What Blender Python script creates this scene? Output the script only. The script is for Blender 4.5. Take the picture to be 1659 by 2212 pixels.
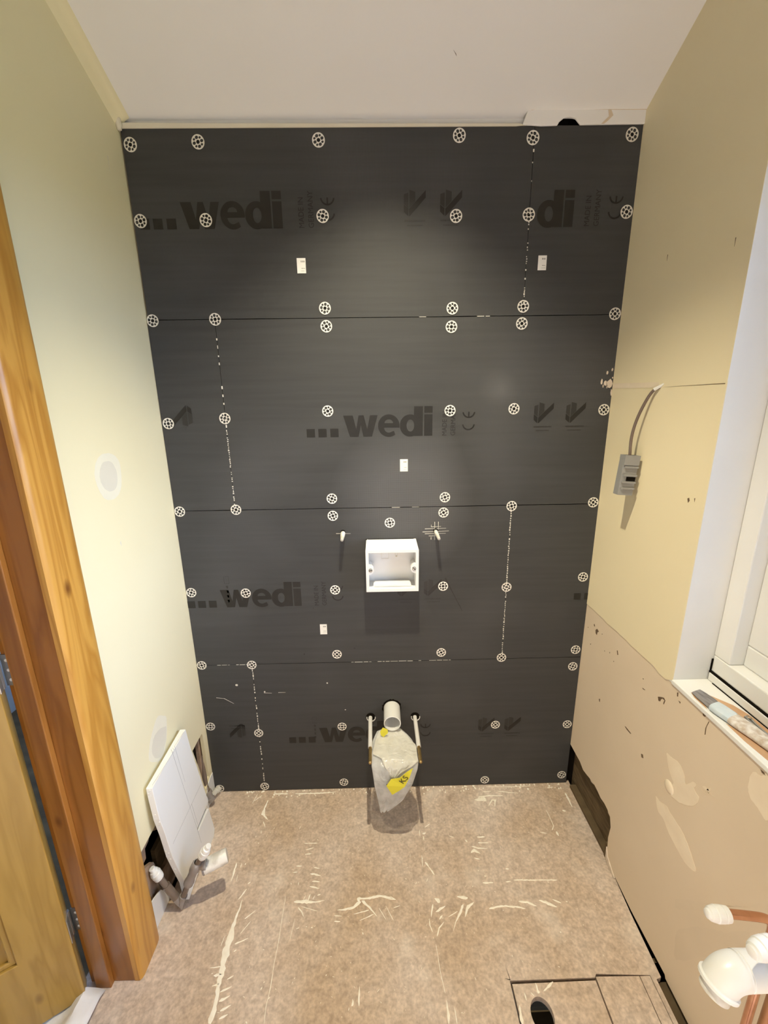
import bpy, bmesh, math, random
from math import pi, sin, cos, radians
from mathutils import Vector, Matrix
from mathutils.geometry import tessellate_polygon
for o in list(bpy.data.objects): bpy.data.objects.remove(o)
SC = bpy.context.scene
COL = SC.collection
R = random.Random(7)

# ------------------------------------------------------------------ camera, world, lights, exposure
cam_d = bpy.data.cameras.new('camera')
cam = bpy.data.objects.new('camera', cam_d); COL.objects.link(cam)
cam_d.sensor_fit = 'HORIZONTAL'; cam_d.sensor_width = 36.0
cam_d.lens = 880.0/1659.0*36.0; cam_d.clip_start = 0.02
def aim(pitch, roll, yaw):
    p, r, y = radians(pitch), radians(roll), radians(yaw)
    f = Vector((sin(y)*cos(p), cos(y)*cos(p), -sin(p)))
    rt = Vector((cos(y), -sin(y), 0)); up = rt.cross(f)
    r2 = rt*cos(r)+up*sin(r); u2 = up*cos(r)-rt*sin(r)
    m = Matrix.Identity(3); m.col[0] = r2; m.col[1] = u2; m.col[2] = -f
    return m.to_4x4()
cam.matrix_world = Matrix.Translation((0, -1.358, 1.52483)) @ aim(14.2431, -.8465, .7449)
SC.camera = cam

SKY = 9.5
C_SKY = (.70, .97, 1.52)
world = bpy.data.worlds.new('world'); SC.world = world; world.use_nodes = True
wn = world.node_tree; wn.nodes.clear()
wo = wn.nodes.new('ShaderNodeOutputWorld'); wb = wn.nodes.new('ShaderNodeBackground')
wb.inputs[0].default_value = (*C_SKY, 1); wb.inputs[1].default_value = SKY
wn.links.new(wb.outputs[0], wo.inputs[0])

def spot(name, loc, target, power, color, angle, blend, radius):
    d = bpy.data.lights.new(name, 'SPOT'); d.energy = power; d.color = color
    d.spot_size = radians(angle); d.spot_blend = blend; d.shadow_soft_size = radius
    o = bpy.data.objects.new(name, d); COL.objects.link(o); o.location = loc
    o.rotation_euler = (Vector(target)-Vector(loc)).to_track_quat('-Z', 'Y').to_euler()
    return o
# ceiling downlight just above the frame (a reflector lamp); unseen stronger fill spot added behind the camera for floor bounce
BEAM, ROOM = 158, 1450
C_BEAM, C_ROOM = (1, .89, .65), (.96, 1, 1.14)
LAMP = (.045, -.60, 2.575)
spot('downlight_beam', LAMP, (.045, -.22, .5), BEAM, C_BEAM, 86, 1.0, .016)
spot('bounce_fill_spot', (.045, -2.1, 2.88), (.045, -2.1, 0), ROOM, C_ROOM, 52, 1.0, .02)

SC.view_settings.view_transform = 'Standard'; SC.view_settings.look = 'None'
SC.view_settings.gamma = 1.0; SC.view_settings.use_curve_mapping = False
SC.view_settings.exposure = 0.0

# ------------------------------------------------------------------ materials (procedural)
def mat(name, col, rough=.6, metal=0., spec=.5, var=None, scale=8., detail=4., amount=.5, bump=0., bscale=60., stretch=None, coat=0.):
    m = bpy.data.materials.new(name); m.use_nodes = True
    nt = m.node_tree; b = nt.nodes['Principled BSDF']
    b.inputs['Roughness'].default_value = rough; b.inputs['Metallic'].default_value = metal
    b.inputs['Specular IOR Level'].default_value = spec
    b.inputs['Coat Weight'].default_value = coat
    tc = nt.nodes.new('ShaderNodeTexCoord'); mp = nt.nodes.new('ShaderNodeMapping')
    nt.links.new(tc.outputs['Object'], mp.inputs[0])
    if stretch: mp.inputs['Scale'].default_value = stretch
    b.inputs['Base Color'].default_value = (*col, 1)
    n = nt.nodes.new('ShaderNodeTexNoise'); n.inputs['Scale'].default_value = scale; n.inputs['Detail'].default_value = detail
    nt.links.new(mp.outputs[0], n.inputs['Vector'])
    r = nt.nodes.new('ShaderNodeValToRGB')
    v = var if var else tuple(c*.93 for c in col)
    r.color_ramp.elements[0].position = .5-amount/2; r.color_ramp.elements[1].position = .5+amount/2
    r.color_ramp.elements[0].color = (*v, 1); r.color_ramp.elements[1].color = (*col, 1)
    nt.links.new(n.outputs[0], r.inputs[0]); nt.links.new(r.outputs[0], b.inputs['Base Color'])
    if bump:
        n2 = nt.nodes.new('ShaderNodeTexNoise'); n2.inputs['Scale'].default_value = bscale; n2.inputs['Detail'].default_value = 3
        nt.links.new(mp.outputs[0], n2.inputs['Vector'])
        bp = nt.nodes.new('ShaderNodeBump'); bp.inputs['Strength'].default_value = bump; bp.inputs['Distance'].default_value = .002
        nt.links.new(n2.outputs[0], bp.inputs['Height']); nt.links.new(bp.outputs[0], b.inputs['Normal'])
    return m

def wood(name, light, dark, axis=2, rough=.38, coat=.25):
    m = bpy.data.materials.new(name); m.use_nodes = True
    nt = m.node_tree; b = nt.nodes['Principled BSDF']; b.inputs['Roughness'].default_value = rough
    b.inputs['Coat Weight'].default_value = coat; b.inputs['Coat Roughness'].default_value = .25
    tc = nt.nodes.new('ShaderNodeTexCoord'); mp = nt.nodes.new('ShaderNodeMapping')
    s = [14., 14., 14.]; s[axis] = 1.1; mp.inputs['Scale'].default_value = s
    nt.links.new(tc.outputs['Object'], mp.inputs[0])
    n = nt.nodes.new('ShaderNodeTexNoise'); n.inputs['Scale'].default_value = 1.3; n.inputs['Detail'].default_value = 3; n.inputs['Distortion'].default_value = .6
    nt.links.new(mp.outputs[0], n.inputs['Vector'])
    mu = nt.nodes.new('ShaderNodeMath'); mu.operation = 'MULTIPLY'; mu.inputs[1].default_value = 9
    fr = nt.nodes.new('ShaderNodeMath'); fr.operation = 'PINGPONG'; fr.inputs[1].default_value = 1
    nt.links.new(n.outputs[0], mu.inputs[0]); nt.links.new(mu.outputs[0], fr.inputs[0])
    r = nt.nodes.new('ShaderNodeValToRGB'); r.color_ramp.elements[0].color = (*dark, 1); r.color_ramp.elements[1].color = (*light, 1)
    r.color_ramp.elements[0].position = 0.0; r.color_ramp.elements[1].position = .75
    nt.links.new(fr.outputs[0], r.inputs[0])
    # knots
    vo = nt.nodes.new('ShaderNodeTexVoronoi'); vo.inputs['Scale'].default_value = 1.0
    mp2 = nt.nodes.new('ShaderNodeMapping'); s2 = [9., 9., 9.]; s2[axis] = 4.2; mp2.inputs['Scale'].default_value = s2
    nt.links.new(tc.outputs['Object'], mp2.inputs[0]); nt.links.new(mp2.outputs[0], vo.inputs['Vector'])
    kr = nt.nodes.new('ShaderNodeValToRGB'); kr.color_ramp.elements[0].position = .03; kr.color_ramp.elements[1].position = .11
    kr.color_ramp.elements[0].color = (.35, .25, .2, 1); kr.color_ramp.elements[1].color = (1, 1, 1, 1)
    nt.links.new(vo.outputs['Distance'], kr.inputs[0])
    mx = nt.nodes.new('ShaderNodeMixRGB'); mx.blend_type = 'MULTIPLY'; mx.inputs[0].default_value = 1
    nt.links.new(r.outputs[0], mx.inputs[1]); nt.links.new(kr.outputs[0], mx.inputs[2])
    nt.links.new(mx.outputs[0], b.inputs['Base Color'])
    return m

def board_mat():
    """dark coated tile-backer: faint glass-fibre mesh, horizontal coating streaks"""
    m = bpy.data.materials.new('dark_backer_board'); m.use_nodes = True
    nt = m.node_tree; N = nt.nodes.new; K = nt.links.new; b = nt.nodes['Principled BSDF']
    b.inputs['Roughness'].default_value = .5; b.inputs['Specular IOR Level'].default_value = .25
    tc = N('ShaderNodeTexCoord')
    mp = N('ShaderNodeMapping'); mp.inputs['Scale'].default_value = (1.2, 1, 26)
    K(tc.outputs['Object'], mp.inputs[0])
    n = N('ShaderNodeTexNoise'); n.inputs['Scale'].default_value = 2.2; n.inputs['Detail'].default_value = 5
    K(mp.outputs[0], n.inputs['Vector'])
    r = N('ShaderNodeValToRGB'); r.color_ramp.elements[0].position = .3; r.color_ramp.elements[1].position = .72
    r.color_ramp.elements[0].color = (.047, .048, .049, 1); r.color_ramp.elements[1].color = (.057, .058, .059, 1)
    K(n.outputs[0], r.inputs[0])
    # weave of the fibre mesh
    w1 = N('ShaderNodeTexWave'); w1.bands_direction = 'X'; w1.inputs['Scale'].default_value = 95
    w2 = N('ShaderNodeTexWave'); w2.bands_direction = 'Z'; w2.inputs['Scale'].default_value = 95
    K(tc.outputs['Object'], w1.inputs['Vector']); K(tc.outputs['Object'], w2.inputs['Vector'])
    mx = N('ShaderNodeMath'); mx.operation = 'MAXIMUM'; K(w1.outputs['Fac'], mx.inputs[0]); K(w2.outputs['Fac'], mx.inputs[1])
    pn = N('ShaderNodeTexNoise'); pn.inputs['Scale'].default_value = 1.6; K(tc.outputs['Object'], pn.inputs['Vector'])
    pr = N('ShaderNodeValToRGB'); pr.color_ramp.elements[0].position = .52; pr.color_ramp.elements[1].position = .68
    K(pn.outputs[0], pr.inputs[0])
    # two places where the fibre mesh lies bare on the surface
    def patch(p, r0, r1):
        d = N('ShaderNodeVectorMath'); d.operation = 'DISTANCE'; d.inputs[1].default_value = p; K(tc.outputs['Object'], d.inputs[0])
        ad = N('ShaderNodeMath'); ad.operation = 'MULTIPLY_ADD'; ad.inputs[1].default_value = .22; K(pn.outputs[0], ad.inputs[0]); K(d.outputs['Value'], ad.inputs[2])
        mr = N('ShaderNodeMapRange'); mr.inputs['From Min'].default_value = r1+.11; mr.inputs['From Max'].default_value = r0+.11; K(ad.outputs[0], mr.inputs['Value']); return mr.outputs[0]
    m1 = N('ShaderNodeMath'); m1.operation = 'MAXIMUM'; K(patch((.10, 0, 1.24), .10, .26), m1.inputs[0]); K(patch((.40, 0, 1.58), .03, .12), m1.inputs[1])
    hf = N('ShaderNodeMath'); hf.operation = 'MULTIPLY'; hf.inputs[1].default_value = .35; K(pr.outputs[0], hf.inputs[0])
    m2 = N('ShaderNodeMath'); m2.operation = 'MAXIMUM'; K(m1.outputs[0], m2.inputs[0]); K(hf.outputs[0], m2.inputs[1])
    am = N('ShaderNodeMath'); am.operation = 'MULTIPLY'; K(mx.outputs[0], am.inputs[0]); K(m2.outputs[0], am.inputs[1])
    am2 = N('ShaderNodeMath'); am2.operation = 'MULTIPLY'; am2.inputs[1].default_value = .75; K(am.outputs[0], am2.inputs[0])
    mc = N('ShaderNodeMixRGB'); mc.inputs[2].default_value = (.15, .15, .158, 1)
    K(am2.outputs[0], mc.inputs[0]); K(r.outputs[0], mc.inputs[1]); K(mc.outputs[0], b.inputs['Base Color'])
    bp = N('ShaderNodeBump'); bp.inputs['Strength'].default_value = .12; bp.inputs['Distance'].default_value = .001
    K(mx.outputs[0], bp.inputs['Height']); K(bp.outputs[0], b.inputs['Normal'])
    return m

def floor_mat():
    m = bpy.data.materials.new('scuffed_floor_sheet'); m.use_nodes = True
    nt = m.node_tree; N = nt.nodes.new; K = nt.links.new; b = nt.nodes['Principled BSDF']
    b.inputs['Roughness'].default_value = .62; b.inputs['Specular IOR Level'].default_value = .3
    tc = N('ShaderNodeTexCoord')
    def noise(sc, det, lo, hi, c0, c1, dist=0.):
        n = N('ShaderNodeTexNoise'); n.inputs['Scale'].default_value = sc; n.inputs['Detail'].default_value = det; n.inputs['Distortion'].default_value = dist
        K(tc.outputs['Object'], n.inputs['Vector'])
        r = N('ShaderNodeValToRGB'); r.color_ramp.elements[0].position = lo; r.color_ramp.elements[1].position = hi
        r.color_ramp.elements[0].color = (*c0, 1); r.color_ramp.elements[1].color = (*c1, 1)
        K(n.outputs[0], r.inputs[0]); return r.outputs[0]
    big = noise(3.4, 3, .35, .7, (.56, .43, .32), (.70, .60, .53))
    fine = noise(120, 6, .34, .66, (.80, .79, .78), (1.06, 1.05, 1.04))
    grit = noise(46, 5, .36, .62, (.84, .83, .82), (1.06, 1.06, 1.06), .4)
    m1 = N('ShaderNodeMixRGB'); m1.blend_type = 'MULTIPLY'; m1.inputs[0].default_value = 1; K(big, m1.inputs[1]); K(fine, m1.inputs[2])
    m2 = N('ShaderNodeMixRGB'); m2.blend_type = 'MULTIPLY'; m2.inputs[0].default_value = 1; K(m1.outputs[0], m2.inputs[1]); K(grit, m2.inputs[2])
    dust = noise(7.5, 4, .58, .78, (0, 0, 0), (.5, .5, .5))
    m3 = N('ShaderNodeMixRGB'); m3.inputs[2].default_value = (.80, .73, .66, 1); K(dust, m3.inputs[0]); K(m2.outputs[0], m3.inputs[1])
    st = noise(5.2, 2, .70, .82, (0, 0, 0), (.6, .6, .6))
    m4 = N('ShaderNodeMixRGB'); m4.inputs[2].default_value = (.15, .09, .06, 1); K(st, m4.inputs[0]); K(m3.outputs[0], m4.inputs[1])
    K(m4.outputs[0], b.inputs['Base Color'])
    bp = N('ShaderNodeBump'); bp.inputs['Strength'].default_value = .25; bp.inputs['Distance'].default_value = .001
    K(fine, bp.inputs['Height']); K(bp.outputs[0], b.inputs['Normal'])
    return m

def film_mat(name, col, alpha, rough=.25):
    m = bpy.data.materials.new(name); m.use_nodes = True
    nt = m.node_tree; N = nt.nodes.new; K = nt.links.new
    out = nt.nodes['Material Output']; b = nt.nodes['Principled BSDF']
    b.inputs['Base Color'].default_value = (*col, 1); b.inputs['Roughness'].default_value = rough
    tr = N('ShaderNodeBsdfTransparent'); tl = N('ShaderNodeBsdfTranslucent'); tl.inputs[0].default_value = (*col, 1)
    n = N('ShaderNodeTexNoise'); n.inputs['Scale'].default_value = 22; n.inputs['Detail'].default_value = 3
    tc = N('ShaderNodeTexCoord'); K(tc.outputs['Object'], n.inputs['Vector'])
    r = N('ShaderNodeMapRange'); r.inputs['From Min'].default_value = .3; r.inputs['From Max'].default_value = .7
    r.inputs['To Min'].default_value = alpha-.12; r.inputs['To Max'].default_value = alpha+.12; K(n.outputs[0], r.inputs[0])
    a = N('ShaderNodeMixShader'); a.inputs[0].default_value = .35; K(b.outputs[0], a.inputs[1]); K(tl.outputs[0], a.inputs[2])
    c = N('ShaderNodeMixShader'); K(r.outputs[0], c.inputs[0]); K(tr.outputs[0], c.inputs[1]); K(a.outputs[0], c.inputs[2])
    bn = N('ShaderNodeTexNoise'); bn.inputs['Scale'].default_value = 26; bn.inputs['Detail'].default_value = 2; bn.inputs['Distortion'].default_value = 1.6
    K(tc.outputs['Object'], bn.inputs['Vector'])
    bp = N('ShaderNodeBump'); bp.inputs['Strength'].default_value = .8; bp.inputs['Distance'].default_value = .008
    K(bn.outputs[0], bp.inputs['Height']); K(bp.outputs[0], b.inputs['Normal'])
    K(c.outputs[0], out.inputs[0])
    return m

def glass_mat():
    m = bpy.data.materials.new('window_glass'); m.use_nodes = True
    nt = m.node_tree; N = nt.nodes.new; K = nt.links.new; out = nt.nodes['Material Output']
    tr = N('ShaderNodeBsdfTransparent'); tr.inputs[0].default_value = (.95, .97, .97, 1)
    gl = N('ShaderNodeBsdfGlossy'); gl.inputs['Roughness'].default_value = .02
    fr = N('ShaderNodeFresnel'); fr.inputs[0].default_value = 1.45
    mx = N('ShaderNodeMixShader'); K(fr.outputs[0], mx.inputs[0]); K(tr.outputs[0], mx.inputs[1]); K(gl.outputs[0], mx.inputs[2]); K(mx.outputs[0], out.inputs[0])
    return m

M = {}
M['paint'] = mat('cream_wall_paint', (.86, .765, .53), .55, spec=.3, var=(.83, .735, .50), scale=3, bump=.08, bscale=90)
M['paint_left'] = mat('pale_cream_wall_paint', (.86, .785, .53), .5, spec=.35, var=(.84, .76, .50), scale=3, bump=.06, bscale=90)
M['bare'] = mat('bare_skimmed_plaster', (.76, .64, .485), .7, spec=.2, var=(.71, .59, .44), scale=4, amount=.6, bump=.12, bscale=40)
M['ceil'] = mat('ceiling_paint', (.87, .855, .83), .6, spec=.25, var=(.85, .835, .81), scale=2, bump=.05, bscale=80)
M['white_gloss'] = mat('white_gloss_paint', (.84, .84, .82), .3, spec=.5, scale=5)
M['upvc'] = mat('white_window_plastic', (.83, .83, .81), .28, scale=4)
M['filler'] = mat('wall_filler', (.90, .79, .62), .7, spec=.2, var=(.80, .68, .52), scale=22, amount=.7, bump=.5, bscale=30)
M['filler_left'] = mat('smooth_wall_filler', (.87, .82, .65), .5, spec=.3, scale=10)
M['filler_grey'] = mat('grey_wall_filler', (.76, .71, .58), .55, spec=.3, scale=10)
M['stain'] = mat('damp_plaster_stain', (.69, .575, .43), .7, spec=.2, var=(.73, .615, .465), scale=9)
M['dark'] = mat('dark_hole_shade', (.012, .010, .008), .95, spec=.0)  # near-black colour stands in for shade inside holes, slots and voids
M['scuff'] = mat('scuff_mark', (.16, .11, .07), .8, spec=.1)
M['brown_plaster'] = mat('torn_brown_plaster', (.46, .34, .25), .85, spec=.1, var=(.26, .17, .11), scale=24, amount=.4, bump=.5, bscale=50)
M['stud'] = mat('old_timber_stud', (.17, .125, .07), .8, spec=.15, var=(.085, .06, .035), scale=9, amount=.5, stretch=(1, 2.2, 9), bump=.3, bscale=30)
M['torn'] = mat('torn_plaster_paper', (.78, .69, .58), .8, spec=.1, var=(.6, .5, .4), scale=60)
M['board'] = board_mat()
M['print'] = mat('black_board_print', (.015, .0145, .013), .42, spec=.35, var=(.019, .018, .017), scale=40)
M['print_mid'] = mat('dark_grey_board_print', (.026, .0255, .0245), .45, spec=.4, scale=40)
M['joint'] = mat('near_black_joint', (.006, .006, .005), .9, spec=.05)  # near-black for board joints, saw cuts and the gap over the box
M['fray'] = mat('frayed_white_fibre', (.72, .70, .64), .6)
M['zinc'] = mat('galvanised_zinc', (.90, .88, .83), .38, metal=.35, spec=.6, scale=60)
M['screw'] = mat('black_screw_head', (.02, .02, .02), .4, metal=.6, spec=.4)
M['steel'] = mat('dull_steel', (.42, .42, .40), .35, metal=.9)
M['brass_rod'] = mat('yellow_zinc_rod', (.50, .36, .16), .35, metal=.8, var=(.40, .28, .12), scale=80)
M['sleeve'] = mat('white_rod_sleeve', (.78, .77, .75), .4)
M['white_plastic'] = mat('white_plastic', (.86, .86, .84), .3)
M['old_plastic'] = mat('marked_white_plastic', (.80, .79, .75), .4, var=(.55, .52, .46), scale=36, amount=.25)
M['grey_plastic'] = mat('grey_connector_plastic', (.28, .28, .275), .5)
M['cable'] = mat('brown_grey_cable', (.16, .12, .10), .5)
M['paper'] = mat('white_sticker_paper', (.86, .85, .81), .6)
M['ink'] = mat('sticker_ink', (.10, .09, .08), .6)
M['pencil'] = mat('pencil_line', (.30, .30, .31), .6)
M['plasterboard'] = mat('painted_plasterboard', (.83, .84, .83), .5, spec=.3, var=(.81, .81, .79), scale=6)
M['gypsum'] = mat('broken_gypsum_edge', (.80, .79, .75), .9, spec=.1, bump=.5, bscale=120)
M['painted_pipe'] = mat('grey_brown_painted_pipe', (.20, .155, .125), .35, spec=.6, var=(.15, .115, .09), scale=30)
M['painted_fitting'] = mat('grey_painted_fitting', (.27, .245, .235), .25, spec=.7, scale=30, coat=.4)
M['copper'] = mat('copper', (.78, .47, .33), .2, metal=1.0, var=(.55, .28, .18), scale=30, amount=.5)
M['copper_old'] = mat('tarnished_copper', (.42, .23, .11), .4, metal=.7, var=(.28, .13, .06), scale=20)
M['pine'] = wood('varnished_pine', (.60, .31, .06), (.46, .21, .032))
M['pine_dark'] = wood('dark_red_pine', (.33, .13, .022), (.24, .088, .012))  # darker red-brown pine for the door lining and stops
M['pine_door'] = wood('golden_pine_door', (.42, .25, .048), (.33, .185, .028))
M['floor'] = floor_mat()
M['residue'] = mat('tile_adhesive_residue', (.93, .89, .79), .75, spec=.15, var=(.85, .79, .68), scale=70, amount=.45)
M['sheet'] = mat('white_dust_sheet', (.80, .79, .79), .7, spec=.2, scale=20, bump=.2, bscale=120)
M['film'] = film_mat('clear_bag_film', (.93, .95, .96), .50, .16)
M['film2'] = film_mat('cloudy_bag_film', (.93, .92, .86), .74, .18)
M['yellow'] = mat('yellow_bag_print', (.82, .76, .05), .4)
M['black_ink'] = mat('black_bag_print', (.02, .02, .015), .4)
M['bristle'] = mat('grey_paintbrush_bristle', (.36, .35, .36), .7, var=(.14, .13, .14), scale=140, amount=.5, stretch=(1, .1, 1))
M['ferrule'] = mat('plaster_smeared_ferrule', (.72, .78, .82), .35, var=(.5, .6, .68), scale=30)
M['crust'] = mat('plaster_crusted_handle', (.82, .80, .77), .8, var=(.50, .40, .31), scale=80, amount=.4, bump=.6, bscale=90)
M['bare_wood'] = mat('bare_sill_wood', (.62, .40, .24), .7, var=(.50, .29, .16), scale=20)
M['glass'] = glass_mat()
M['hall'] = mat('hall_wall_paint', (.70, .73, .76), .6)
M['ground'] = mat('outside_grass', (.13, .16, .07), .9, var=(.08, .11, .04), scale=2)

# ------------------------------------------------------------------ mesh helpers (all shapes given in world coordinates)
class B:
    def __init__(s): s.v = []; s.f = []
    def add(s, vs, fs):
        o = len(s.v); s.v += [tuple(x) for x in vs]; s.f += [tuple(i+o for i in f) for f in fs]; return s
    def box(s, x0, x1, y0, y1, z0, z1):
        return s.add([(x0,y0,z0),(x1,y0,z0),(x1,y1,z0),(x0,y1,z0),(x0,y0,z1),(x1,y0,z1),(x1,y1,z1),(x0,y1,z1)],
                     [(0,3,2,1),(4,5,6,7),(0,1,5,4),(1,2,6,5),(2,3,7,6),(3,0,4,7)])
    def plate(s, outer, holes=(), t=.01, fn=None):
        """polygon (with holes) in u,v, thickness 0..t along w, placed by fn(u,v,w)"""
        loops = [list(outer)]+[list(h) for h in holes]
        flat = [p for l in loops for p in l]
        tris = tessellate_polygon([[Vector((p[0], p[1], 0)) for p in l] for l in loops])
        n = len(flat); vs = [fn(p[0], p[1], 0) for p in flat]+[fn(p[0], p[1], t) for p in flat]
        fs = []
        for a, b, c in tris:
            A, Bp, C = flat[a], flat[b], flat[c]
            if (Bp[0]-A[0])*(C[1]-A[1])-(Bp[1]-A[1])*(C[0]-A[0]) < 0: b, c = c, b
            fs.append((a, c, b)); fs.append((a+n, b+n, c+n))
        i = 0
        for k, l in enumerate(loops):
            m = len(l); ar = sum(l[j][0]*l[(j+1)%m][1]-l[(j+1)%m][0]*l[j][1] for j in range(m))
            fl = (ar > 0) == (k == 0)
            for j in range(m):
                a, b = i+j, i+(j+1)%m
                fs.append((a, b, b+n, a+n) if fl else (b, a, a+n, b+n))
            i += m
        return s.add(vs, fs)
    def tube(s, pts, rad, seg=12, cap=True, flat=None):
        pts = [Vector(p) for p in pts]; n = len(pts)
        rad = rad if isinstance(rad, (list, tuple)) else [rad]*n
        up = None; rings = []
        for i, p in enumerate(pts):
            d = (pts[min(i+1, n-1)]-pts[max(i-1, 0)]).normalized()
            if up is None:
                up = Vector((0, 0, 1)) if abs(d.z) < .9 else Vector((0, 1, 0))
            u = (up-d*up.dot(d)).normalized(); w = d.cross(u); up = u
            sq = flat or 1.
            rings.append([p+(u*cos(a)+w*sin(a)*sq)*rad[i] for a in (2*pi*k/seg for k in range(seg))])
        vs = [q for r in rings for q in r]; fs = []
        for i in range(n-1):
            for k in range(seg):
                a, b = i*seg+k, i*seg+(k+1) % seg
                fs.append((a, b, b+seg, a+seg))
        if cap:
            fs.append(tuple(range(seg-1, -1, -1))); fs.append(tuple(range((n-1)*seg, n*seg)))
        return s.add(vs, fs)
    def lathe(s, base, axis, prof, seg=20):
        """profile of (distance along axis, radius)"""
        a = Vector(axis).normalized(); base = Vector(base)
        u = a.orthogonal().normalized(); w = a.cross(u)
        vs = []; fs = []; n = len(prof)
        for d, r in prof:
            for k in range(seg):
                t = 2*pi*k/seg; vs.append(base+a*d+(u*cos(t)+w*sin(t))*max(r, 1e-5))
        for i in range(n-1):
            for k in range(seg):
                p, q = i*seg+k, i*seg+(k+1) % seg
                fs.append((p, q, q+seg, p+seg))
        return s.add(vs, fs)

def world_loc(o):
    l = Vector((0, 0, 0))
    while o: l += o.location; o = o.parent
    return l
def fin(name, b, m, parent=None, smooth=False, kind=None, label=None, bevel=0.):
    me = bpy.data.meshes.new(name)
    off = world_loc(parent) if parent else Vector((0, 0, 0))
    me.from_pydata([tuple(Vector(v)-off) for v in b.v], [], b.f); me.materials.append(M[m]); me.update()
    bm = bmesh.new(); bm.from_mesh(me); bmesh.ops.recalc_face_normals(bm, faces=bm.faces); bm.to_mesh(me); bm.free()
    if smooth:
        me.polygons.foreach_set('use_smooth', [True]*len(me.polygons))
        me.set_sharp_from_angle(angle=radians(smooth if smooth is not True else 40))
    o = bpy.data.objects.new(name, me); COL.objects.link(o); o.parent = parent
    if bevel:
        md = o.modifiers.new('bevel', 'BEVEL'); md.width = bevel; md.segments = 2; md.limit_method = 'ANGLE'
    if kind: o['kind'] = kind
    if label: o['label'] = label
    return o
def empty(name, loc=(0, 0, 0), parent=None):
    o = bpy.data.objects.new(name, None); COL.objects.link(o); o.location = loc; o.empty_display_size = .05
    o.parent = parent; return o
def tag(o, label, cat, group=None):
    o['label'] = label; o['category'] = cat; o['kind'] = 'thing'
    if group: o['group'] = group
    return o
def thing(name, loc, label, cat, group=None): return tag(empty(name, loc), label, cat, group)
def soft(pts, amp=.0012, n=5, seed=1):
    r = random.Random(seed+len(pts)); m = len(pts); out = []
    for i in range(m):
        a, b_, c, d = (Vector(pts[(i+k) % m]) for k in (-1, 0, 1, 2))
        for k in range(n):
            u = k/n; p = .5*((2*b_)+(-a+c)*u+(2*a-5*b_+4*c-d)*u*u+(-a+3*b_-3*c+d)*u**3)
            out.append((p.x+r.uniform(-amp, amp), p.y+r.uniform(-amp, amp)))
    return out
def wob(pts, amp, r=R): return [(x+r.uniform(-amp, amp), y+r.uniform(-amp, amp)) for x, y in pts]

XL, XR = -.6972, .7607
ON_BACK = lambda off=0.: (lambda u, v, w: (u, -off-w, v))          # u = x, v = z, proud of the back wall
ON_RIGHT = lambda off=0.: (lambda u, v, w: (XR-off-w, u, v))       # u = y, v = z
ON_LEFT = lambda off=0.: (lambda u, v, w: (XL+off+w, u, v))
ON_FLOOR = lambda off=0.: (lambda u, v, w: (u, v, off+w))

# ------------------------------------------------------------------ measured outlines (metres)
WASHERS = [('topmost row', [(-0.6707, 2.2442),(-0.4835, 2.2496),(-0.1496, 2.2521),(0.2434, 2.2608),(0.4505, 2.2543),(0.7297, 2.2604)]),('second row from the top', [(-0.6723, 2.059),(-0.4847, 2.0599),(-0.1474, 2.0678),(0.24, 2.0648),(0.4525, 2.0667),(0.7391, 2.0716)]),('short row above the top seam', [(-0.1529, 1.8234),(0.2358, 1.8192),(0.4534, 1.8221)]),('row along the top seam', [(-0.6783, 1.7941),(-0.4886, 1.7959),(0.7394, 1.7981)]),('short row below the top seam', [(-0.1512, 1.7725),(0.2344, 1.7668),(0.4524, 1.7736)]),('row beside the middle printed word', [(-0.6746, 1.4878),(-0.4915, 1.5012),(-0.1591, 1.5196),(0.2365, 1.5154),(0.4444, 1.5182),(0.7391, 1.511)]),('pair just above the middle seam', [(-0.1589, 1.2305),(0.2264, 1.2284)]),('row on the middle seam', [(-0.6791, 1.1946),(-0.4871, 1.1976),(0.4573, 1.1933),(0.739, 1.2013)]),('trio just below the middle seam', [(-0.1585, 1.1702),(0.0372, 1.1417),(0.2228, 1.1746)]),('row beside the white box', [(-0.6789, 0.8946),(-0.4841, 0.8884),(-0.1626, 0.894),(0.2271, 0.8999),(0.4578, 0.8912),(0.7331, 0.925)]),('row above the lowest seam', [(-0.1672, 0.6314),(0.2258, 0.6293),(0.7364, 0.6284)]),('row along the lowest seam', [(-0.6777, 0.5969),(-0.4902, 0.594),(0.4557, 0.6016),(0.733, 0.5563)]),('row beside the threaded rods', [(-0.6772, 0.3225),(-0.4916, 0.2865),(-0.1608, 0.3074),(0.4488, 0.2983),(0.7371, 0.2921)]),('bottom row above the floor', [(-0.6753, 0.0181),(-0.4904, 0.0239),(-0.164, 0.0345),(0.4189, 0.0274),(0.738, 0.0432)])]
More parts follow.
